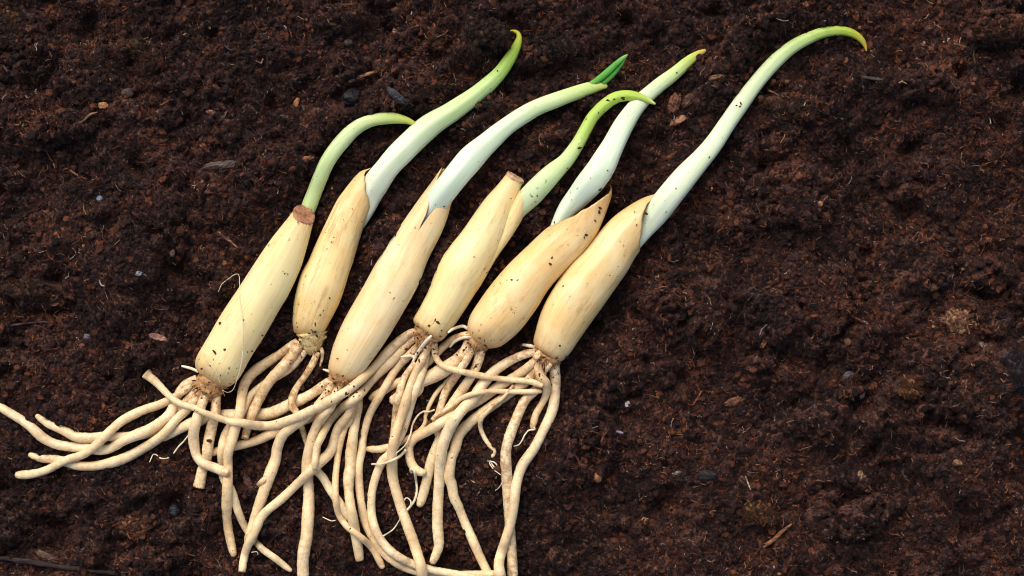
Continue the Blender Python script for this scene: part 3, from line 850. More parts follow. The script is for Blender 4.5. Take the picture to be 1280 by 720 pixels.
# (bulb index, widths, trace, options)
ROOTS = [
 # lowest layer
 (2, (13, 14, 14), tr(('D', [(360, 335), (300, 365), (200, 430), (90, 480), (0, 520)]), ('B', [(740, 440), (620, 445), (520, 445), (430, 460), (330, 500), (250, 540), (170, 570)])), {}),
 (2, (12, 13, 10), tr(('D', [(400, 360), (370, 440), (260, 525), (120, 590), (0, 640)]), ('B', [(720, 590), (600, 622), (500, 650), (450, 655)])), {}),
 (2, (11, 12, 11), tr(('D', [(395, 365), (330, 480), (260, 600)]), ('H', [(-20, 470), (20, 530), (70, 610), (140, 710)]), ('E', [(400, 340), (450, 410)])), {}),
 (4, (17, 19, 14), tr(('F', [(400, 120), (370, 180), (300, 250), (200, 310), (110, 350)]), ('H', [(540, 40), (470, 70), (398, 92)])), dict(dirt=.5)),
 (4, (10, 11, 12), tr(('F', [(410, 95), (370, 85), (300, 105), (230, 160), (150, 240)]), ('D', [(790, 320), (690, 360), (610, 410), (550, 442)])), {}),
 (0, (11, 12, 10), tr(('A', [(1010, 160), (930, 250), (860, 330), (770, 400), (640, 425), (520, 425), (450, 432), (380, 425), (320, 392), (245, 360), (205, 335), (178, 315)])), {}),
 (0, (11, 14, 9), tr(('A', [(1020, 170), (950, 270), (880, 340), (810, 420), (720, 480), (600, 540), (480, 568), (390, 566), (330, 548), (270, 536), (200, 532), (142, 514)])), {}),
 (1, (10, 12, 8), tr(('B', [(1000, 85), (900, 190), (770, 270), (690, 335), (630, 440), (560, 540), (530, 620), (520, 690)]), ('C', [(345, 60), (355, 160), (400, 240), (440, 360), (490, 460), (560, 550), (650, 620), (738, 690)])), {}),
 (4, (9, 9, 8), tr(('F', [(430, 150), (370, 240), (300, 310), (240, 370), (185, 450), (150, 530)]), ('H', [(595, 215), (560, 265), (490, 310), (400, 350), (330, 368), (262, 368)])), dict(w=[6, 6, 5.5, 6, 8, 9.5, 9.5])),
 (5, (12, 14, 11), tr(('F', [(780, 250), (720, 340), (600, 430), (480, 510), (400, 570), (335, 640), (310, 720)]), ('H', [(735, 420), (725, 520), (755, 630)]), ('E', [(1012, 210), (1025, 280), (1060, 370)]), ('G', [(330, 330), (380, 450), (440, 590), (490, 700), (512, 745)])), {}),
 (4, (12, 15, 14), tr(('F', [(455, 170), (425, 270), (350, 390), (270, 510), (215, 620)]), ('H', [(680, 290), (630, 430), (595, 570), (567, 690)])), {}),
 (4, (9, 10, 8), tr(('F', [(430, 130), (390, 200), (330, 290), (260, 400), (230, 480), (190, 590)])), dict(dirt=.9)),
 (5, (11, 14, 13), tr(('F', [(800, 290), (770, 380), (700, 455), (655, 560), (620, 650), (600, 720)]), ('G', [(597, 50), (600, 120), (606, 220), (610, 330), (624, 480), (630, 600), (636, 745)])), dict(dirt=.8)),
 # middle
 (0, (12, 14, 14), tr(('B', [(500, 310), (492, 420), (470, 520), (450, 620), (440, 700)]), ('C', [(240, 120), (223, 228)])), dict(dirt=.6, flat_end=True)),
 (0, (12, 13, 12), tr(('A', [(985, 130), (920, 175), (875, 250), (845, 315), (760, 380), (640, 432), (530, 486), (430, 480), (300, 465), (220, 430), (150, 370), (90, 330), (0, 275), (-60, 235)])), {}),
 (0, (10, 12, 10), tr(('A', [(960, 170), (890, 215), (800, 265), (700, 300), (620, 340), (560, 390), (490, 460), (420, 510), (330, 540), (230, 590), (150, 610), (78, 612)])), {}),
 (1, (9, 9.5, 7), tr(('B', [(1060, 90), (1040, 150), (1000, 220), (955, 280), (925, 340), (920, 390), (945, 430), (975, 510), (1000, 600)]), ('D', [(190, 680), (215, 740)])), dict(dirt=1.0)),
 (3, (10, 11, 10), tr(('D', [(830, 140), (740, 230), (690, 290), (620, 400), (550, 530), (515, 650)]), ('H', [(235, 380), (217, 520), (225, 640)]), ('E', [(488, 100), (487, 200), (497, 290), (520, 400), (570, 510), (640, 600), (720, 660), (810, 695), (900, 708)]), ('G', [(300, 708), (420, 712), (540, 716)])), {}),
 (2, (10, 15, 12), tr(('D', [(430, 355), (480, 410), (485, 480), (468, 580), (450, 700)]), ('H', [(172, 400), (160, 540), (178, 700)]), ('E', [(440, 100), (430, 180), (440, 300), (460, 430), (480, 530), (497, 636)])), dict(flat_end=True)),
 (2, (8, 9, 9), tr(('D', [(440, 360), (465, 450), (430, 580), (385, 680)]), ('H', [(140, 240), (110, 350), (92, 480), (82, 600)]), ('E', [(365, 80), (356, 180), (357, 280), (375, 370), (420, 440), (490, 495), (560, 560), (630, 665)])), {}),
 (2, (11, 14, 14), tr(('D', [(350, 350), (300, 430), (200, 540), (110, 605), (60, 650), (30, 720)]), ('C', [(650, 60), (620, 140), (580, 260), (545, 370), (520, 470), (500, 540)])), {}),
 (2, (10, 15, 14), tr(('D', [(395, 355), (350, 430), (330, 495), (270, 555), (232, 640), (215, 720)]), ('C', [(835, 60), (828, 150), (836, 250), (832, 400), (825, 500), (808, 600), (803, 745)])), dict(dirt=.35)),
 (3, (10, 11, 11), tr(('D', [(880, 150), (850, 280), (800, 420)]), ('H', [(480, 220), (440, 310), (390, 400), (340, 500), (300, 640)]), ('E', [(620, 80), (580, 180), (560, 290), (565, 400), (595, 490), (655, 570), (740, 630), (850, 672), (980, 700)]), ('G', [(340, 716), (450, 735)])), {}),
 (2, (9, 13, 10), tr(('D', [(430, 360), (450, 460), (430, 530), (370, 610), (300, 700)]), ('E', [(330, 15), (260, 85), (150, 190), (50, 290)]), ('C', [(580, 375), (525, 480), (483, 580), (456, 690)])), dict(flat_end=True)),
 (3, (8, 12, 8), tr(('D', [(800, 240), (740, 330), (715, 420), (700, 500), (690, 600), (680, 700)])), dict(dirt=.8)),
 (1, (12, 13, 11), tr(('B', [(960, 25), (860, 100), (720, 190), (660, 260), (640, 340), (625, 450), (590, 560), (565, 650)]), ('C', [(382, 60), (385, 140), (378, 250), (374, 350), (381, 450), (400, 540), (420, 607)])), dict(dirt=.4)),
 (5, (12, 13, 11), tr(('F', [(790, 200), (690, 290), (560, 370), (440, 450), (300, 540), (160, 620)]), ('H', [(540, 300), (500, 350), (508, 430), (545, 480), (592, 495)])), {}),
 (0, (11, 13, 11), tr(('B', [(460, 280), (425, 360), (387, 470), (370, 560), (380, 640)]), ('C', [(210, 50), (240, 85), (310, 112), (385, 142)])), {}),
 # top layer
 (1, (13, 14, 10), tr(('B', [(965, 40), (890, 150), (800, 250), (740, 350), (700, 430), (677, 500), (658, 572)])), dict(dirt=.55, flat_end=True)),
 (3, (10, 11, 9), tr(('D', [(820, 85), (780, 120), (680, 225), (560, 345), (480, 430), (400, 490), (325, 565), (280, 650), (252, 710)]), ('E', [(240, 60), (235, 115)])), dict(dirt=.3)),
 (3, (11, 13, 14), tr(('D', [(885, 125), (840, 235), (790, 350), (740, 500), (700, 620)]), ('H', [(408, 370), (402, 480), (422, 580), (455, 670)]), ('E', [(675, 140), (700, 250), (740, 380), (790, 520), (830, 640), (855, 745)])), dict(dirt=.3)),
 (5, (12, 15, 13), tr(('F', [(770, 185), (720, 190), (640, 220), (550, 275), (470, 355), (410, 440), (335, 520), (275, 620), (245, 700)]), ('H', [(695, 400), (672, 560)]), ('E', [(958, 20), (945, 150), (935, 300), (932, 430), (940, 540), (925, 590), (900, 642)])), {}),
 (5, (13, 14, 13), tr(('F', [(865, 250), (875, 370), (858, 500), (810, 620), (760, 720)]), ('G', [(690, 95), (655, 200), (640, 330), (615, 450), (575, 570), (556, 650), (572, 745)])), {}),
 (5, (12, 12, 9), tr(('F', [(815, 215), (778, 250), (790, 310), (826, 365), (815, 440), (765, 530), (745, 605)])), dict(dirt=.3)),
 (5, (5, 6, 7), tr(('F', [(180, 560), (200, 535), (280, 485), (350, 437), (430, 412), (520, 403), (640, 405), (740, 402), (795, 400)])), dict(rev=True)),
 (5, (4, 7, 5), tr(('F', [(640, 370), (590, 430), (520, 485), (460, 550), (452, 600), (475, 660), (510, 715)]), ('H', [(955, 345), (982, 378), (948, 430)])), {}),
 (3, (11, 12, 11), tr(('D', [(820, 70), (780, 75), (700, 135), (560, 280), (430, 390), (330, 450), (230, 505), (100, 565), (0, 592)]), ('B', [(810, 503), (720, 505), (640, 492), (560, 480), (450, 440), (370, 400), (280, 370), (220, 325), (160, 262), (103, 205)])), dict(w=[11, 12, 12, 12.5, 12.5, 11, 8.5, 8, 9, 12], dirt=.35, flat_end=True)),
 (3, (8, 8, 7), tr(('F', [(175, 110), (192, 140), (198, 205), (240, 258), (340, 290), (480, 320), (600, 335), (720, 345), (803, 372)])), {}),
]
dirt_r = np.random.default_rng(3)
def make_root(bi, wd, pts, opt, name="root", mat=None, seg=12, parent=None, pin=32):
    b = BULB[bi]
    P2 = np.array(pts, float)
    if "w" in opt:
        wc = np.interp(np.linspace(0, 1, len(P2)), np.linspace(0, 1, len(opt["w"])), opt["w"])
    else:
        wc = np.interp(np.linspace(0, 1, len(P2)), (0, .45, 1), wd)
    step = 2.2 if wc.max() > 5 else 1.4
    P = catmull(np.c_[P2, wc], step)
    # nudge the traced line a little so it is never a clean spline
    n = len(P)
    rr = np.random.default_rng(abs(hash((bi, round(pts[0][0]), round(pts[-1][1])))) % 99991)
    rad = P[:, 2] / 2
    kn = gsmooth(rr.standard_normal(n), 5) * 3.0; kn2 = gsmooth(rr.standard_normal(n), 2.0) * 1.2
    rad = rad * (.97 + .07 * np.clip(kn, -2, 2) + .018 * kn2)
    jx = gsmooth(rr.standard_normal(n), 6) * 2.0; jy = gsmooth(rr.standard_normal(n), 6) * 2.0
    P[:, 0] += jx * .8; P[:, 1] += jy * .8
    z0 = opt.get("z0", b["zp"] if not opt.get("rev") else None)
    z = drape(P[:, :2], rad, z0=z0, pin=pin, sig=max(4.0, rad.max() * 1.1), lift=5.0 if rad.max() < 2.2 else 0.8)
    z = np.minimum(z, 62)
    C = world_line(P[:, :2], z)
    rings = 1 + .018 * rr.standard_normal((n, seg)) + .010 * rr.standard_normal((n, 1))
    ec = rr.uniform(0, 6.28)
    def wob(k, th):
        return rings[k] * (1 + .04 * np.sin(2 * th + ec + k * .02))
    if not opt.get("flat_end") and wc[-1] > 2:
        m = min(4, n)
        rad[-m:] *= np.linspace(1, .72, m)
    V, F, UV, ncap = tube(C, rad, seg, .93, wob=wob, cap1='flat' if opt.get("flat_end") else 'round')
    ds = np.r_[0, np.cumsum(np.linalg.norm(np.diff(P[:, :2], axis=0), axis=1))]
    dd = np.clip(1 - ds / 45, 0, 1) * .8 + opt.get("dirt", .34) + .35 * np.clip(gsmooth(rr.standard_normal(n), 10) * 5 - .9, 0, 1.6)
    dd = dd + np.clip(1 - (ds[-1] - ds) / 12, 0, 1) * .5
    dirt = np.r_[np.repeat(np.clip(dd, 0, 1), seg), [1.0, 1.0]][:len(V)]
    o = mesh_obj(name, V, F, [mat or M_root, M_cut], parent or b["root"], uv=UV, origin=b["base"], attrs=dict(dirt=dirt))
    if opt.get("flat_end"):
        for pl in list(o.data.polygons)[ncap:]: pl.material_index = 1; pl.use_smooth = False
    for k in range(0, n, 1 if step < 2 else 2): occ_add(C[k][0], C[k][1], C[k][2], rad[k], .93)
    return o
for bi, wd, pts, opt in ROOTS: make_root(bi, wd, pts, opt)

# short stubs and pale rootlets
STUBS = [
 (2, (7, 8, 7), tr(('C', [(600, 160), (575, 185), (545, 205)])), M_root, 8),
 (5, (7, 10, 7), tr(('F', [(855, 225), (842, 250), (825, 288)])), M_root, 8),
 (5, (9, 11, 10), tr(('F', [(795, 175), (780, 195), (757, 215)])), M_root, 8),
 (1, (5, 5, 3), tr(('D', [(268, 150), (280, 180), (280, 220), (265, 272)])), M_root, 6),
 (0, (4, 4, 3.5), tr(('B', [(395, 200), (375, 190), (340, 180), (300, 174)])), M_white, 6),
 (3, (4, 4.5, 4.5), tr(('F', [(70, 235), (100, 185), (140, 130), (178, 85)])), M_white, 6),
 (3, (4, 4, 3), tr(('D', [(800, 215), (770, 205), (725, 212)])), M_white, 6),
 (4, (4, 4.5, 3), tr(('F', [(425, 105), (370, 100), (310, 120), (270, 150)])), M_white, 6),
 (4, (4, 4.5, 3), tr(('F', [(385, 50), (350, 32), (300, 45), (270, 65)])), M_white, 6),
 (5, (5, 5.5, 5), tr(('F', [(765, 145), (745, 138), (698, 130)])), M_white, 6),
 (2, (3, 3.5, 2.5), tr(('D', [(335, 300), (318, 293), (292, 285)])), M_white, 6),
]
for bi, wd, pts, mt, seg in STUBS: make_root(bi, wd, pts, dict(z0=12, dirt=.2), "root_stub", mt, 10, pin=14)
HAIRS = [
 (0, 1.8, tr(('B', [(350, 550), (320, 590), (290, 622), (245, 678), (210, 690), (180, 686), (160, 668), (142, 664), (128, 685), (115, 712)]))),
 (0, 1.05, [(278, 487), (284, 490), (290, 488), (294, 481), (300, 462), (303, 445), (304, 425), (303, 400), (301, 380), (300, 362), (299, 347), (297, 343), (292, 344), (284, 350), (277, 356), (272, 366)]),
 (0, .9, [(251, 434), (256, 446), (264, 456), (270, 464), (275, 478)]),
 (3, 2.6, tr(('H', [(645, 152), (610, 160), (580, 156), (545, 180), (520, 225), (508, 280), (480, 340), (430, 388)]))),
 (3, 3.6, tr(('H', [(490, 370), (430, 418), (345, 448), (288, 452)]))),
 (4, 3.4, tr(('H', [(488, 712), (515, 680), (535, 645), (545, 590), (532, 520), (525, 490), (510, 480), (502, 492), (510, 505)]))),
 (4, 1.6, tr(('H', [(510, 700), (515, 665), (495, 645), (478, 648), (475, 660)]))),
 (5, 1.8, tr(('H', [(950, 430), (985, 440), (1000, 460), (985, 470), (960, 440), (955, 450), (980, 485), (1018, 512)]))),
 (5, 2.2, tr(('F', [(748, 600), (755, 615), (720, 622), (700, 650), (690, 675), (670, 705), (640, 716)]))),
 (3, 1.8, tr(('E', [(620, 488), (680, 455), (720, 400)]))),
 (2, 1.6, tr(('E', [(358, 405), (335, 410), (310, 402), (290, 392)]))),
 (2, 1.4, tr(('C', [(515, 580), (545, 580), (550, 598), (530, 590)]))),
 (5, 1.2, tr(('G', [(575, 195), (555, 225), (530, 245)]))),
]
for bi, w, pts in HAIRS:
    make_root(bi, (w, w, w * .7), pts, dict(z0=None, rev=True), "root_hair", M_hair, 6)

# ------------------------------------------------------------------ single pieces of debris lying on the soil
def ico(sub):
    import bmesh
    bm = bmesh.new(); bmesh.ops.create_icosphere(bm, subdivisions=sub, radius=1.0)
    v = np.array([x.co[:] for x in bm.verts]); f = [tuple(x.index for x in y.verts) for y in bm.faces]
    bm.free(); return v, f
ICO3, ICO2 = ico(4), ico(3)
def fbm(p, oct=4):
    a = 0; s = 1; w = 1
    for _ in range(oct):
        a += w * mnoise.noise(Vector(p) * s); s *= 2.1; w *= .6
    return a
def ground_pos(px, py, sink, h):
    x, y = px - 640.0, 360.0 - py
    z = float(np.mean([hgt(x + dx, y + dy) for dx in (-4, 0, 4) for dy in (-4, 0, 4)]))
    return np.array([x, y, z + h * (1 - sink)])
def clod(px, py, rx, ry, ang, c, label, cat="soil clod", name="soil_clod", hz=.6, rough=.34, sink=.45, kind='clod'):
    sd = px * .37 + py * .11
    v, f = ICO3 if max(rx, ry) > 9 else ICO2
    V = np.empty_like(v)
    for k, p in enumerate(v):
        d = fbm((p[0] * 1.3 + sd, p[1] * 1.3, p[2] * 1.3), 5) * rough
        d2 = (mnoise.noise(Vector((p[0] * 7 + sd, p[1] * 7, p[2] * 7))) + .6 * mnoise.noise(Vector((p[0] * 15, p[1] * 15 + sd, p[2] * 15)))) * rough * (.5 if kind == 'clod' else .45)
        V[k] = p * (1 + d + d2)
    V = V * (rx, ry, min(rx, ry) * hz)
    a = R(-ang); ca, sa = math.cos(a), math.sin(a)
    V = np.c_[V[:, 0] * ca - V[:, 1] * sa, V[:, 0] * sa + V[:, 1] * ca, V[:, 2]]
    pos = ground_pos(px, py, sink, min(rx, ry) * hz)
    o = mesh_obj(name, V + pos, f, mat_debris(kind, c), None, origin=pos)
    if kind == 'clod' and max(rx, ry) > 9:
        for p in (V + pos):
            i, j = int(p[1] - Y0), int(p[0] - X0)
            for di in (-1, 0, 1):
                for dj in (-1, 0, 1):
                    if 0 <= i + di < H and 0 <= j + dj < W and p[2] > tint_m[i + di, j + dj]:
                        tint_m[i + di, j + dj] = p[2]; tint_c[i + di, j + dj] = c
    else:
        stamp(px, py, max(rx, ry) * .5)
    return tag(o, label, cat)
def stamp(px, py, r):
    i, j, q = int(360 - py - Y0), int(px - 640 - X0), max(1, int(r))
    cover_m[max(0, i - q):i + q + 1, max(0, j - q):j + q + 1] = 1
def chip(px, py, ln, wd, ang, c, label, cat="wood chip", name="wood_chip", th=.35, sink=.15, tilt=6, kind='chip'):
    """splintered sliver: tapering, ragged-ended, slightly bowed slab"""
    r = np.random.default_rng(int(px * 7 + py * 13))
    nu, nv = 14, 5
    V = []; F = []
    edge = [1 + .25 * r.standard_normal() for _ in range(nu)]
    e0 = r.uniform(-.10, .10, nv); e1 = r.uniform(-.12, .12, nv)
    bow = r.uniform(.03, .10) * ln
    for side in (1, -1):
        for i in range(nu):
            u = i / (nu - 1) * 2 - 1
            wloc = wd / 2 * (1 - .55 * abs(u) ** 2.4) * (.82 + .18 * edge[i])
            for j in range(nv):
                v = j / (nv - 1) * 2 - 1
                x = u * ln / 2 + (e1[j] if u > 0 else e0[j]) * ln * abs(u) ** 6
                rim = (1 - abs(v) ** 3) * (1 - abs(u) ** 8)
                z = side * wd * th * .5 * (.25 + .75 * rim) + bow * (1 - u * u) - bow * .5 + r.normal(0, wd * .035)
                V.append((x, v * wloc, z))
    def idx(s, i, j): return (0 if s == 1 else nu * nv) + i * nv + j
    for i in range(nu - 1):
        for j in range(nv - 1):
            F.append((idx(1, i, j), idx(1, i + 1, j), idx(1, i + 1, j + 1), idx(1, i, j + 1)))
            F.append((idx(-1, i, j), idx(-1, i, j + 1), idx(-1, i + 1, j + 1), idx(-1, i + 1, j)))
        for j, s in ((0, 1), (nv - 1, -1)):
            q = (idx(1, i, j), idx(-1, i, j), idx(-1, i + 1, j), idx(1, i + 1, j))
            F.append(q if s == 1 else q[::-1])
    for j in range(nv - 1):
        F.append((idx(1, 0, j), idx(1, 0, j + 1), idx(-1, 0, j + 1), idx(-1, 0, j)))
        F.append((idx(1, nu - 1, j + 1), idx(1, nu - 1, j), idx(-1, nu - 1, j), idx(-1, nu - 1, j + 1)))
    V = np.array(V)
    t = R(tilt); V = np.c_[V[:, 0] * math.cos(t) - V[:, 2] * math.sin(t), V[:, 1], V[:, 0] * math.sin(t) + V[:, 2] * math.cos(t)]
    pos = ground_pos(px, py, sink, wd * th * .5 + 2.0)
    ev = np.array([0, 0, R(-ang)])
    me_o = mesh_obj(name, V, F, mat_debris(kind, c), None, origin=(0, 0, 0), smooth=False)
    me_o.location = pos * S; me_o.rotation_euler = ev
    for k in np.linspace(-.42, .42, 9): stamp(px + math.cos(R(ang)) * ln * k, py + math.sin(R(ang)) * ln * k, wd * .25)
    return tag(me_o, label, cat)
def twig(pts, w, c, label, cat="twig", name="twig"):
    P = catmull(np.array([(*p, 0) for p in pts], float), 1.6)[:, :2]
    n = len(P); r = np.random.default_rng(int(pts[0][0] * 3 + pts[0][1]))
    P = P + np.c_[gsmooth(r.standard_normal(n), 3), gsmooth(r.standard_normal(n), 3)] * .9
    rad = w / 2 * (1 + .25 * gsmooth(r.standard_normal(n), 2)) * np.interp(np.linspace(0, 1, n), (0, .1, .8, 1), (.8, 1, .9, .5))
    z = np.array([hgt(p[0] - 640, 360 - p[1]) for p in P]); z = gsmooth(z, 8) + rad.mean() + 2.0
    C = world_line(P, z)
    V, F, UV, _ = tube(C, rad, 8, .85)
    return tag(mesh_obj(name, V, F, mat_debris('twig', c), None, origin=C[0], uv=UV), label, cat)

RB, OB, TAN, PALE, BLK, PNK, GRY, DKB = (.085, .030, .015), (.17, .068, .026), (.34, .18, .08), (.55, .42, .28), (.012, .012, .015), (.30, .15, .11), (.10, .085, .09), (.040, .019, .012)
twig([(436, 102), (448, 97), (462, 92), (480, 87)], 4.2, (.30, .15, .07), "tan twig lying above the two leftmost shoots")
twig([(93, 157), (104, 151), (112, 144), (121, 141)], 3.4, (.20, .11, .06), "short brown twig in the upper left soil below a tan nugget")
twig([(-6, 409), (20, 406), (45, 403), (66, 402)], 2.6, (.07, .045, .05), "thin dark purple twig at the left edge of the soil")
twig([(273, 289), (280, 297), (288, 302), (298, 310)], 3.2, (.26, .10, .07), "reddish broken stick left of the leftmost bulb's upper half")
twig([(88, 212), (97, 219), (108, 224)], 2.4, (.22, .11, .06), "thin brown sliver alone in the soil left of the bark strip", "sliver", "wood_sliver")
twig([(1080, 96), (1092, 98), (1103, 100)], 4.0, (.075, .062, .062), "grey straight twig below the rightmost shoot's hooked tip")
twig([(1192, 55), (1201, 57), (1211, 59)], 3.2, (.13, .07, .05), "short brown twig left of the big reddish clod")
twig([(1064, 395), (1073, 399), (1082, 404), (1091, 408)], 3.4, (.15, .035, .022), "dark red stick in the middle of the right soil")
twig([(953, 684), (966, 675), (976, 666), (990, 655)], 5.6, (.24, .10, .042), "knobbly brown root bit near the bottom right of the orange clod")
twig([(866, 507), (871, 499), (877, 490)], 3.0, (.22, .075, .04), "short red brown stick beside the scaly chip")
twig([(714, 564), (722, 574), (729, 590)], 2.8, (.24, .07, .04), "thin red stick right of the rightmost bulb's roots")
twig([(960, 113), (971, 118), (981, 124)], 3.0, (.30, .15, .07), "tan splinter crossing the fibrous clump right of the longest shoot")
twig([(947, 127), (960, 125), (974, 123)], 3.0, (.22, .11, .055), "horizontal brown splinter touching the longest shoot's right side")
twig([(931, 596), (934, 603), (939, 612)], 2.2, (.45, .33, .20), "pale tailed seed above the orange brown clod", "seed", "tailed_seed")
twig([(589, 600), (596, 606), (602, 612)], 1.6, (.50, .36, .20), "fine straw fibre between the rightmost roots", "straw", "straw_fibre")
twig([(1218, 60), (1217, 70), (1219, 82)], 3.0, (.10, .055, .04), "upright brown twig under the big reddish clod")
twig([(0, 697), (30, 701), (70, 708), (110, 713), (160, 718)], 7.0, (.026, .015, .013), "long dark root along the bottom left edge", "root", "buried_root")
twig([(318, 50), (326, 54), (336, 61)], 2.2, (.10, .10, .14), "bluish thin splinter in the top left soil", "sliver", "wood_sliver")
chip(281, 208, 46, 10, -6, (.070, .044, .037), "grey brown bark strip left of the shortest shoot", "bark", "bark_strip", kind='bark')
chip(419, 34, 11, 4, 8, (.50, .26, .08), "small yellow orange sliver near the top edge", tilt=3)
chip(495, 40, 10, 6, 35, (.42, .20, .10), "small tan chip above the tan twig")
chip(498, 124, 32, 10, 38, (.020, .021, .027), "striped charcoal chip between the two leftmost shoots", "charcoal chip", "charcoal_chip", kind='bark')
chip(849, 149, 24, 9, -28, (.40, .19, .11), "pinkish bark chip right of the straight white shoot")
chip(843, 129, 26, 15, -72, (.17, .062, .030), "broad red brown bark piece right of the straight white shoot", "bark", "bark_piece", kind='bark')
chip(861, 124, 24, 12, -48, (.10, .042, .022), "dark brown bark piece leaning on the red brown one", "bark", "bark_piece", kind='bark')
chip(200, 421, 23, 8, 14, PNK, "pinkish wood chip left of the leftmost bulb")
chip(67, 380, 11, 5, -8, (.34, .14, .06), "small orange chip left below the long brown clod")
chip(385, 201, 20, 6, -14, (.34, .14, .06), "orange bark curl touching the leftmost shoot")
chip(371, 130, 16, 6, -65, (.34, .14, .05), "upright orange splinter left of the charcoal lump")
chip(917, 502, 21, 10, -22, (.20, .075, .035), "scaly brown chip in the lower middle soil")
chip(953, 428, 15, 6, -68, (.38, .15, .06), "upright orange chip in the soil right of the bulbs")
chip(1081, 494, 13, 5, -70, (.62, .48, .38), "white pink chip in the lower right soil")
chip(1227, 431, 14, 6, 22, (.32, .23, .18), "pale grey chip near the right edge")
chip(1074, 594, 13, 8, 88, (.26, .15, .09), "square tan block in the lower right soil")
chip(847, 592, 13, 5, -12, (.36, .30, .26), "whitish flake beside the black chunk")
chip(1059, 468, 15, 9, -20, (.11, .085, .10), "purple grey flake in the right soil", "flake", "bark_flake", kind='bark')
chip(312, 605, 28, 9, 62, (.075, .030, .020), "dark glossy brown chip between roots at lower left", kind='bark')
chip(773, 540, 11, 3.4, 12, (.42, .36, .44), "small lilac flake below the white speck")
chip(55, 696, 34, 10, 24, (.085, .045, .030), "grooved brown bark piece on the long dark root", "bark", "bark_piece", kind='bark')
chip(894, 99, 22, 7, -8, (.18, .085, .04), "tan flat chip above the red brown bark piece")
chip(266, 142, 10, 5, 4, (.42, .20, .13), "small pink chip above the grey bark strip")
clod(133, 134, 7, 4.6, 10, (.55, .27, .09), "bright tan nugget in the upper left soil", "nugget", "wood_nugget", .8, .22, .3)
clod(437, 56, 6, 5, 0, (.055, .035, .028), "smooth grey brown seed left of the reddish lump", "seed", "seed", .9, .08, .3)
clod(549, 50, 12, 15, 20, (.11, .038, .020), "rounded reddish lump above the tan twig, left of the second shoot's tip")
clod(441, 122, 13, 12, 0, (.013, .013, .017), "black charcoal lump left of the striped chip", "charcoal", "charcoal_lump", .7, .28, .4, 'bark')
clod(176, 60, 12, 10, 30, (.10, .048, .022), "round brown lump in the top left soil")
clod(194, 80, 10, 16, 35, (.10, .034, .018), "oval red brown lump beside the round one at top left")
clod(160, 117, 8, 6, 0, (.075, .048, .042), "greyish pale lump in the upper left soil beside dark pits")
clod(235, 47, 4, 3.4, 0, (.22, .10, .065), "small pink pebble at top left", "pebble", "pebble", .9, .12, .3)
clod(36, 363, 33, 12, 2, (.075, .030, .016), "long brown clod at the left edge above the purple twig", hz=.7)
clod(10, 24, 20, 11, 8, (.19, .085, .032), "tan fibrous clod in the top left corner")
clod(10, 48, 26, 20, 0, (.075, .033, .017), "brown fibrous clod below the tan one at top left")
clod(217, 316, 4, 5.5, 15, (.36, .23, .17), "pale oval seed left of the leftmost bulb's top", "seed", "seed", .8, .08, .2)
clod(108, 421, 4.5, 3.5, 0, (.20, .21, .27), "bluish white fungus fleck in the left soil", "fleck", "fungus_fleck", .5, .5, .3)
clod(182, 342, 5, 3, 0, (.36, .38, .46), "tiny bluish fleck left of the leftmost bulb", "fleck", "fungus_fleck", .5, .5, .3)
clod(127, 249, 4, 4, 0, (.26, .32, .46), "tiny blue fleck in the upper left soil", "fleck", "fungus_fleck", .5, .5, .3)
clod(1018, 257, 4.2, 4.2, 0, (.45, .22, .10), "round tan bead right of the bulbs", "bead", "seed_bead", 1.0, .06, .3)
clod(909, 280, 12, 11, 20, (.22, .085, .045), "reddish lump right of the rightmost bulb's neck")
clod(1192, 402, 15, 12, 20, (.50, .25, .14), "bright pinkish tan crumbly clod at the right", hz=.55, rough=.55)
clod(1165, 357, 6, 7, 30, (.36, .17, .08), "small tan lump above the bright crumbly clod")
clod(1055, 427, 5.5, 5.5, 0, (.20, .085, .045), "small round brown pellet above the purple grey flake", "pellet", "soil_pellet", .8, .12, .3)
clod(1134, 484, 13, 12, 0, (.21, .085, .032), "orange brown crumbly clod in the right soil", rough=.5)
clod(1199, 484, 8, 16, 8, (.17, .072, .045), "upright fibrous bark clump in the right soil", rough=.42)
clod(1246, 36, 36, 15, -4, (.125, .046, .023), "big reddish clod at the top right edge", hz=.75)
clod(1262, 462, 15, 26, -20, (.034, .026, .033), "large purplish dark clod at the right edge", rough=.25)
clod(947, 641, 21, 12, 4, (.15, .062, .024), "orange brown flat clod in the lower middle soil", hz=.7)
clod(883, 593, 13, 7, 6, (.012, .012, .014), "black shiny chunk in the lower middle soil", "charcoal", "charcoal_lump", .8, .25, .3, 'bark')
clod(747, 597, 6, 6, 0, (.42, .18, .075), "orange nugget right of the rightmost roots", "nugget", "wood_nugget", .8, .25, .3)
clod(1187, 574, 5.5, 3.8, 20, (.50, .27, .12), "small orange nub in the lower right soil", "nugget", "wood_nugget", .8, .25, .3)
clod(784.5, 505.5, 3.2, 4, 25, (.78, .75, .68), "tiny bright white speck right of the roots", "speck", "perlite_speck", .8, .2, .2)
clod(170, 655, 22, 12, -4, (.24, .098, .048), "crumbly orange clod below the leftmost roots", hz=.6, rough=.5)
clod(213, 640, 9, 7, 20, (.022, .030, .048), "bluish stone flake right of the crumbly orange clod", "stone", "stone_flake", .5, .3, .3, 'bark')
clod(985, 136, 30, 15, 10, (.090, .040, .021), "fibrous brown clump right of the longest shoot")
clod(608, 44, 24, 14, 0, (.052, .023, .014), "broad dark brown clod left of the second shoot's tip")
clod(694, 58, 26, 13, 4, (.045, .024, .017), "broad dark clod between the second and third shoot tips")

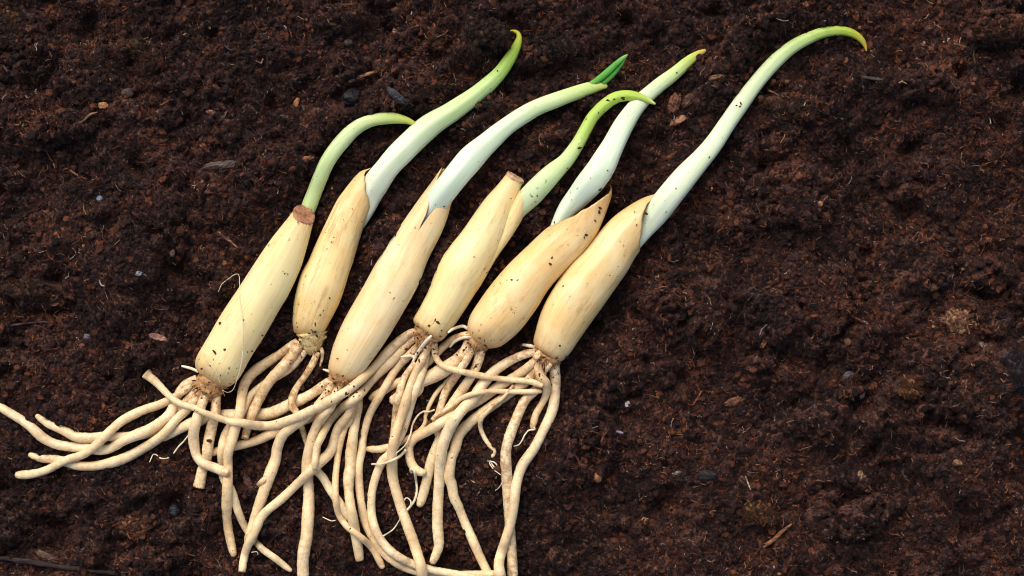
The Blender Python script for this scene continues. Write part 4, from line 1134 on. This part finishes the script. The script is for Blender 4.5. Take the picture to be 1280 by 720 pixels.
# ------------------------------------------------------------------ loose crumbs and fibres over soil and clods
# heights and tints the loose crumbs follow: the bare soil plus the clods lying on it
patch = grf(60, 41); patch2 = grf(22, 42)
def field(f, x, y):
    return f[(np.floor(y - Y0).astype(int)) % H, (np.floor(x - X0).astype(int)) % W]
PAL = np.array([(.022, .0100, .0090), (.070, .0300, .0255), (.112, .0450, .0350), (.180, .061, .0330), (.28, .094, .042), (.46, .18, .078), (.66, .39, .22), (.076, .058, .070), (.70, .62, .54)])
def tones(x, y, r, bright=0.0):
    n = len(x)
    w = np.array([.20, .26, .25, .125, .072, .022 + bright * .8, .008 + bright * .35, .085, .005 + bright * .02])
    red = np.clip(.5 + .35 * field(patch, x, y) + .25 * field(patch2, x, y), 0, 1.6)
    Wt = np.tile(w, (n, 1)); Wt[:, 3:6] *= (.35 + 1.25 * red)[:, None]; Wt[:, 7] *= (1.5 - .7 * red)
    Wt /= Wt.sum(1)[:, None]
    idx = (r.random(n)[:, None] > np.cumsum(Wt, 1)).sum(1).clip(0, len(PAL) - 1)
    T = PAL[idx] * (r.uniform(.7, 1.35, n) * np.clip(1 + .15 * field(patch, x, y) + .13 * field(patch2, x, y), .55, 1.6))[:, None]
    on = field(tint_m, x, y) > 0
    tc = tint_c[np.floor(y - Y0).astype(int) % H, np.floor(x - X0).astype(int) % W]
    use = on & (r.random(n) < .8)
    T = np.where(use[:, None], tc * np.exp(r.normal(-.15, .55, n))[:, None], T)
    return T, idx

OUT_C, OUT_F = 110000, 70000
def spread_pts(n, n_out, r):
    """n points in view, n_out coarser ones over the bed around it"""
    x = r.uniform(-715, 715, n); y = r.uniform(-425, 425, n)
    xo = r.uniform(-1990, 1990, n_out); yo = r.uniform(-1590, 1590, n_out)
    k = (np.abs(xo) > 700) | (np.abs(yo) > 412)
    return np.r_[x, xo[k]], np.r_[y, yo[k]], np.r_[np.ones(n), np.full(k.sum(), 2.0)]
def make_crumbs(n, seed):
    r = np.random.default_rng(seed)
    x, y, big = spread_pts(n, OUT_C, r); n = len(x)
    s = .9 * (4.6 / .9) ** (r.random(n) ** 2.3)
    s = s * big; clear = (field(cover_m, x, y) < 1) | (big > 1); x, y, s, big = x[clear], y[clear], s[clear], big[clear]; n = len(x)
    z = np.maximum(hgt(x, y), field(tint_m, x, y) - 1.0)
    scl = s[:, None] * np.c_[r.uniform(.75, 1.5, n), r.uniform(.7, 1.15, n), r.uniform(.45, 1.0, n)]
    rot = np.c_[r.normal(0, .5, n), r.normal(0, .5, n), r.uniform(0, 6.28, n)]
    tone, idx = tones(x, y, r)
    scl = scl * np.where(idx == 8, .4, np.where(idx == 7, .6, np.where(idx == 6, .6, np.where(idx == 5, .8, 1.0))))[:, None]
    z = z + scl[:, 2] * r.uniform(-.2, .75, n)
    return np.c_[x, y, z], rot, scl, tone, r.integers(0, 5, n)
scatter("soil_crumbs", M_crumb, *make_crumbs(110000, 21), 5)

def make_fibres(n, seed):
    r = np.random.default_rng(seed)
    x, y, big = spread_pts(n, OUT_F, r); n = len(x)
    clear = (field(cover_m, x, y) < 1) | (big > 1); x, y, big = x[clear], y[clear], big[clear]; n = len(x)
    L = 3.5 * (18.0 / 3.5) ** (r.random(n) ** 2.4)
    L = L * big; w = r.uniform(.36, .88, n) * (1 + .03 * L) * big
    flake = r.random(n) < .22
    w = np.where(flake, w * 2.0, w); L = np.where(flake, L * .55, L)
    el = r.normal(0, .28, n)
    rot = np.c_[np.zeros(n), np.full(n, math.pi / 2) + el, r.uniform(0, 6.28, n)]
    scl = np.c_[np.where(flake, w * .5, w), w, L]
    tone, idx = tones(x, y, r, .035)
    z = np.maximum(hgt(x, y), field(tint_m, x, y) - .5) + w * .5 + r.uniform(.2, 2.6, n)
    return np.c_[x, y, z], rot, scl, tone * 1.15, r.integers(0, 6, n)
scatter("plant_fibres", M_fibre, *make_fibres(190000, 22), 6)


# dirt sticking to bulbs, shoots and roots
def make_specks():
    r = np.random.default_rng(77)
    known = [(272, 402, 3.2), (275, 404, 2), (327, 419, 3.4), (325, 417, 2), (309, 439, 2.2), (314, 438.6, 2.2), (268, 440, 2.6), (281, 437, 2.4), (304, 400, 1.6), (316, 413, 1.5), (294, 449, 1.4),
             (750, 260, 3.6), (749, 265, 2.6), (733, 293, 3.4), (730, 296, 2.4), (744, 276, 2.0), (690, 322, 1.8), (750, 237, 2.2), (640, 350, 1.8), (693, 278, 2.2), (688, 330, 2.6),
             (808, 267, 2.4), (806, 268, 1.6), (760, 126, 2.4), (767, 124, 2.2), (778, 122, 2.6), (780, 124, 2.0), (745, 130, 2.0), (733, 149, 1.8), (724, 185, 2.8), (748, 141, 1.5),
             (921, 132, 1.8), (926, 129, 1.8), (925, 133, 1.5), (411, 372, 2.4), (409, 380, 2.2), (404, 388, 2.6), (400, 394, 2.0), (413, 364, 1.6), (389, 317, 2.2), (547, 403, 2.4), (544, 400, 1.6),
             (704, 358, 1.8), (711, 385, 1.8), (692, 382, 1.5), (846, 91, 1.4), (476, 56, 0.1), (622, 89, 1.8), (512, 450, 2.0), (373, 510, 2.2), (391, 505, 2.4), (446, 491, 2), (262, 551, 3.2)]
    x = [k[0] - 640.0 for k in known]; y = [360.0 - k[1] for k in known]; s_ = [k[2] for k in known]
    yy, xx = np.where((occ - hf) > 7)
    for k in r.integers(0, len(yy), 150):
        x.append(xx[k] + X0 + r.random()); y.append(yy[k] + Y0 + r.random()); s_.append(.4 * (1.6 / .4) ** (r.random() ** 2.4))
    for b in BULB:                                   # crumbs caught round each root crown
        for _ in range(34):
            q = b["plate"][r.integers(0, 3)]
            x.append(q[0] - 640 + r.normal(0, 12)); y.append(360 - q[1] - 6 + r.normal(0, 10)); s_.append(r.uniform(.6, 2.3))
    x, y, s_ = np.array(x), np.array(y), np.array(s_) * .82; n = len(x)
    # traced spots are given on the picture: carry them down the sight line to the surface they sit on
    for k in range(len(known)):
        for _ in range(3):
            z = occ[int(np.clip(y[k] - Y0, 0, H - 1)), int(np.clip(x[k] - X0, 0, W - 1))]
            x[k] = (known[k][0] - 640) * (1 - z / D); y[k] = (360 - known[k][1]) * (1 - z / D)
    z = field(occ, x, y)
    scl = s_[:, None] * np.c_[r.uniform(.8, 1.5, n), r.uniform(.5, .9, n), r.uniform(.3, .5, n)]
    rot = np.c_[r.normal(0, .25, n), r.normal(0, .25, n), r.uniform(0, 6.28, n)]
    tone = PAL[r.choice([2, 3, 4, 4], n)] * r.uniform(.8, 1.3, n)[:, None]
    return np.c_[x, y, z + .1], rot, scl, tone, r.integers(0, 5, n)
scatter("soil_specks", M_crumb, *make_specks(), 5)

# crumbs heaped against the plants and caught between the roots
def make_bank():
    r = np.random.default_rng(88)
    plant = (occ - hf) > 4
    ring_ = np.zeros_like(plant)
    for dy in range(-7, 8):
        for dx in range(-7, 8):
            if dx * dx + dy * dy <= 49: ring_ |= np.roll(np.roll(plant, dy, 0), dx, 1)
    yy, xx = np.where(ring_ & ~plant)
    k = r.integers(0, len(yy), 9000)
    x = xx[k] + X0 + r.random(len(k)); y = yy[k] + Y0 + r.random(len(k)); n = len(x)
    s_ = 1.0 * (4.2 / 1.0) ** (r.random(n) ** 1.9)
    tone, idx = tones(x, y, r)
    s_ = s_ * np.where(idx >= 6, .5, 1.0)
    scl = s_[:, None] * np.c_[r.uniform(.75, 1.5, n), r.uniform(.7, 1.15, n), r.uniform(.5, 1.0, n)]
    rot = np.c_[r.normal(0, .5, n), r.normal(0, .5, n), r.uniform(0, 6.28, n)]
    return np.c_[x, y, hgt(x, y) + r.uniform(0, 6.5, n)], rot, scl, tone, r.integers(0, 5, n)
scatter("soil_bank", M_crumb, *make_bank(), 5)
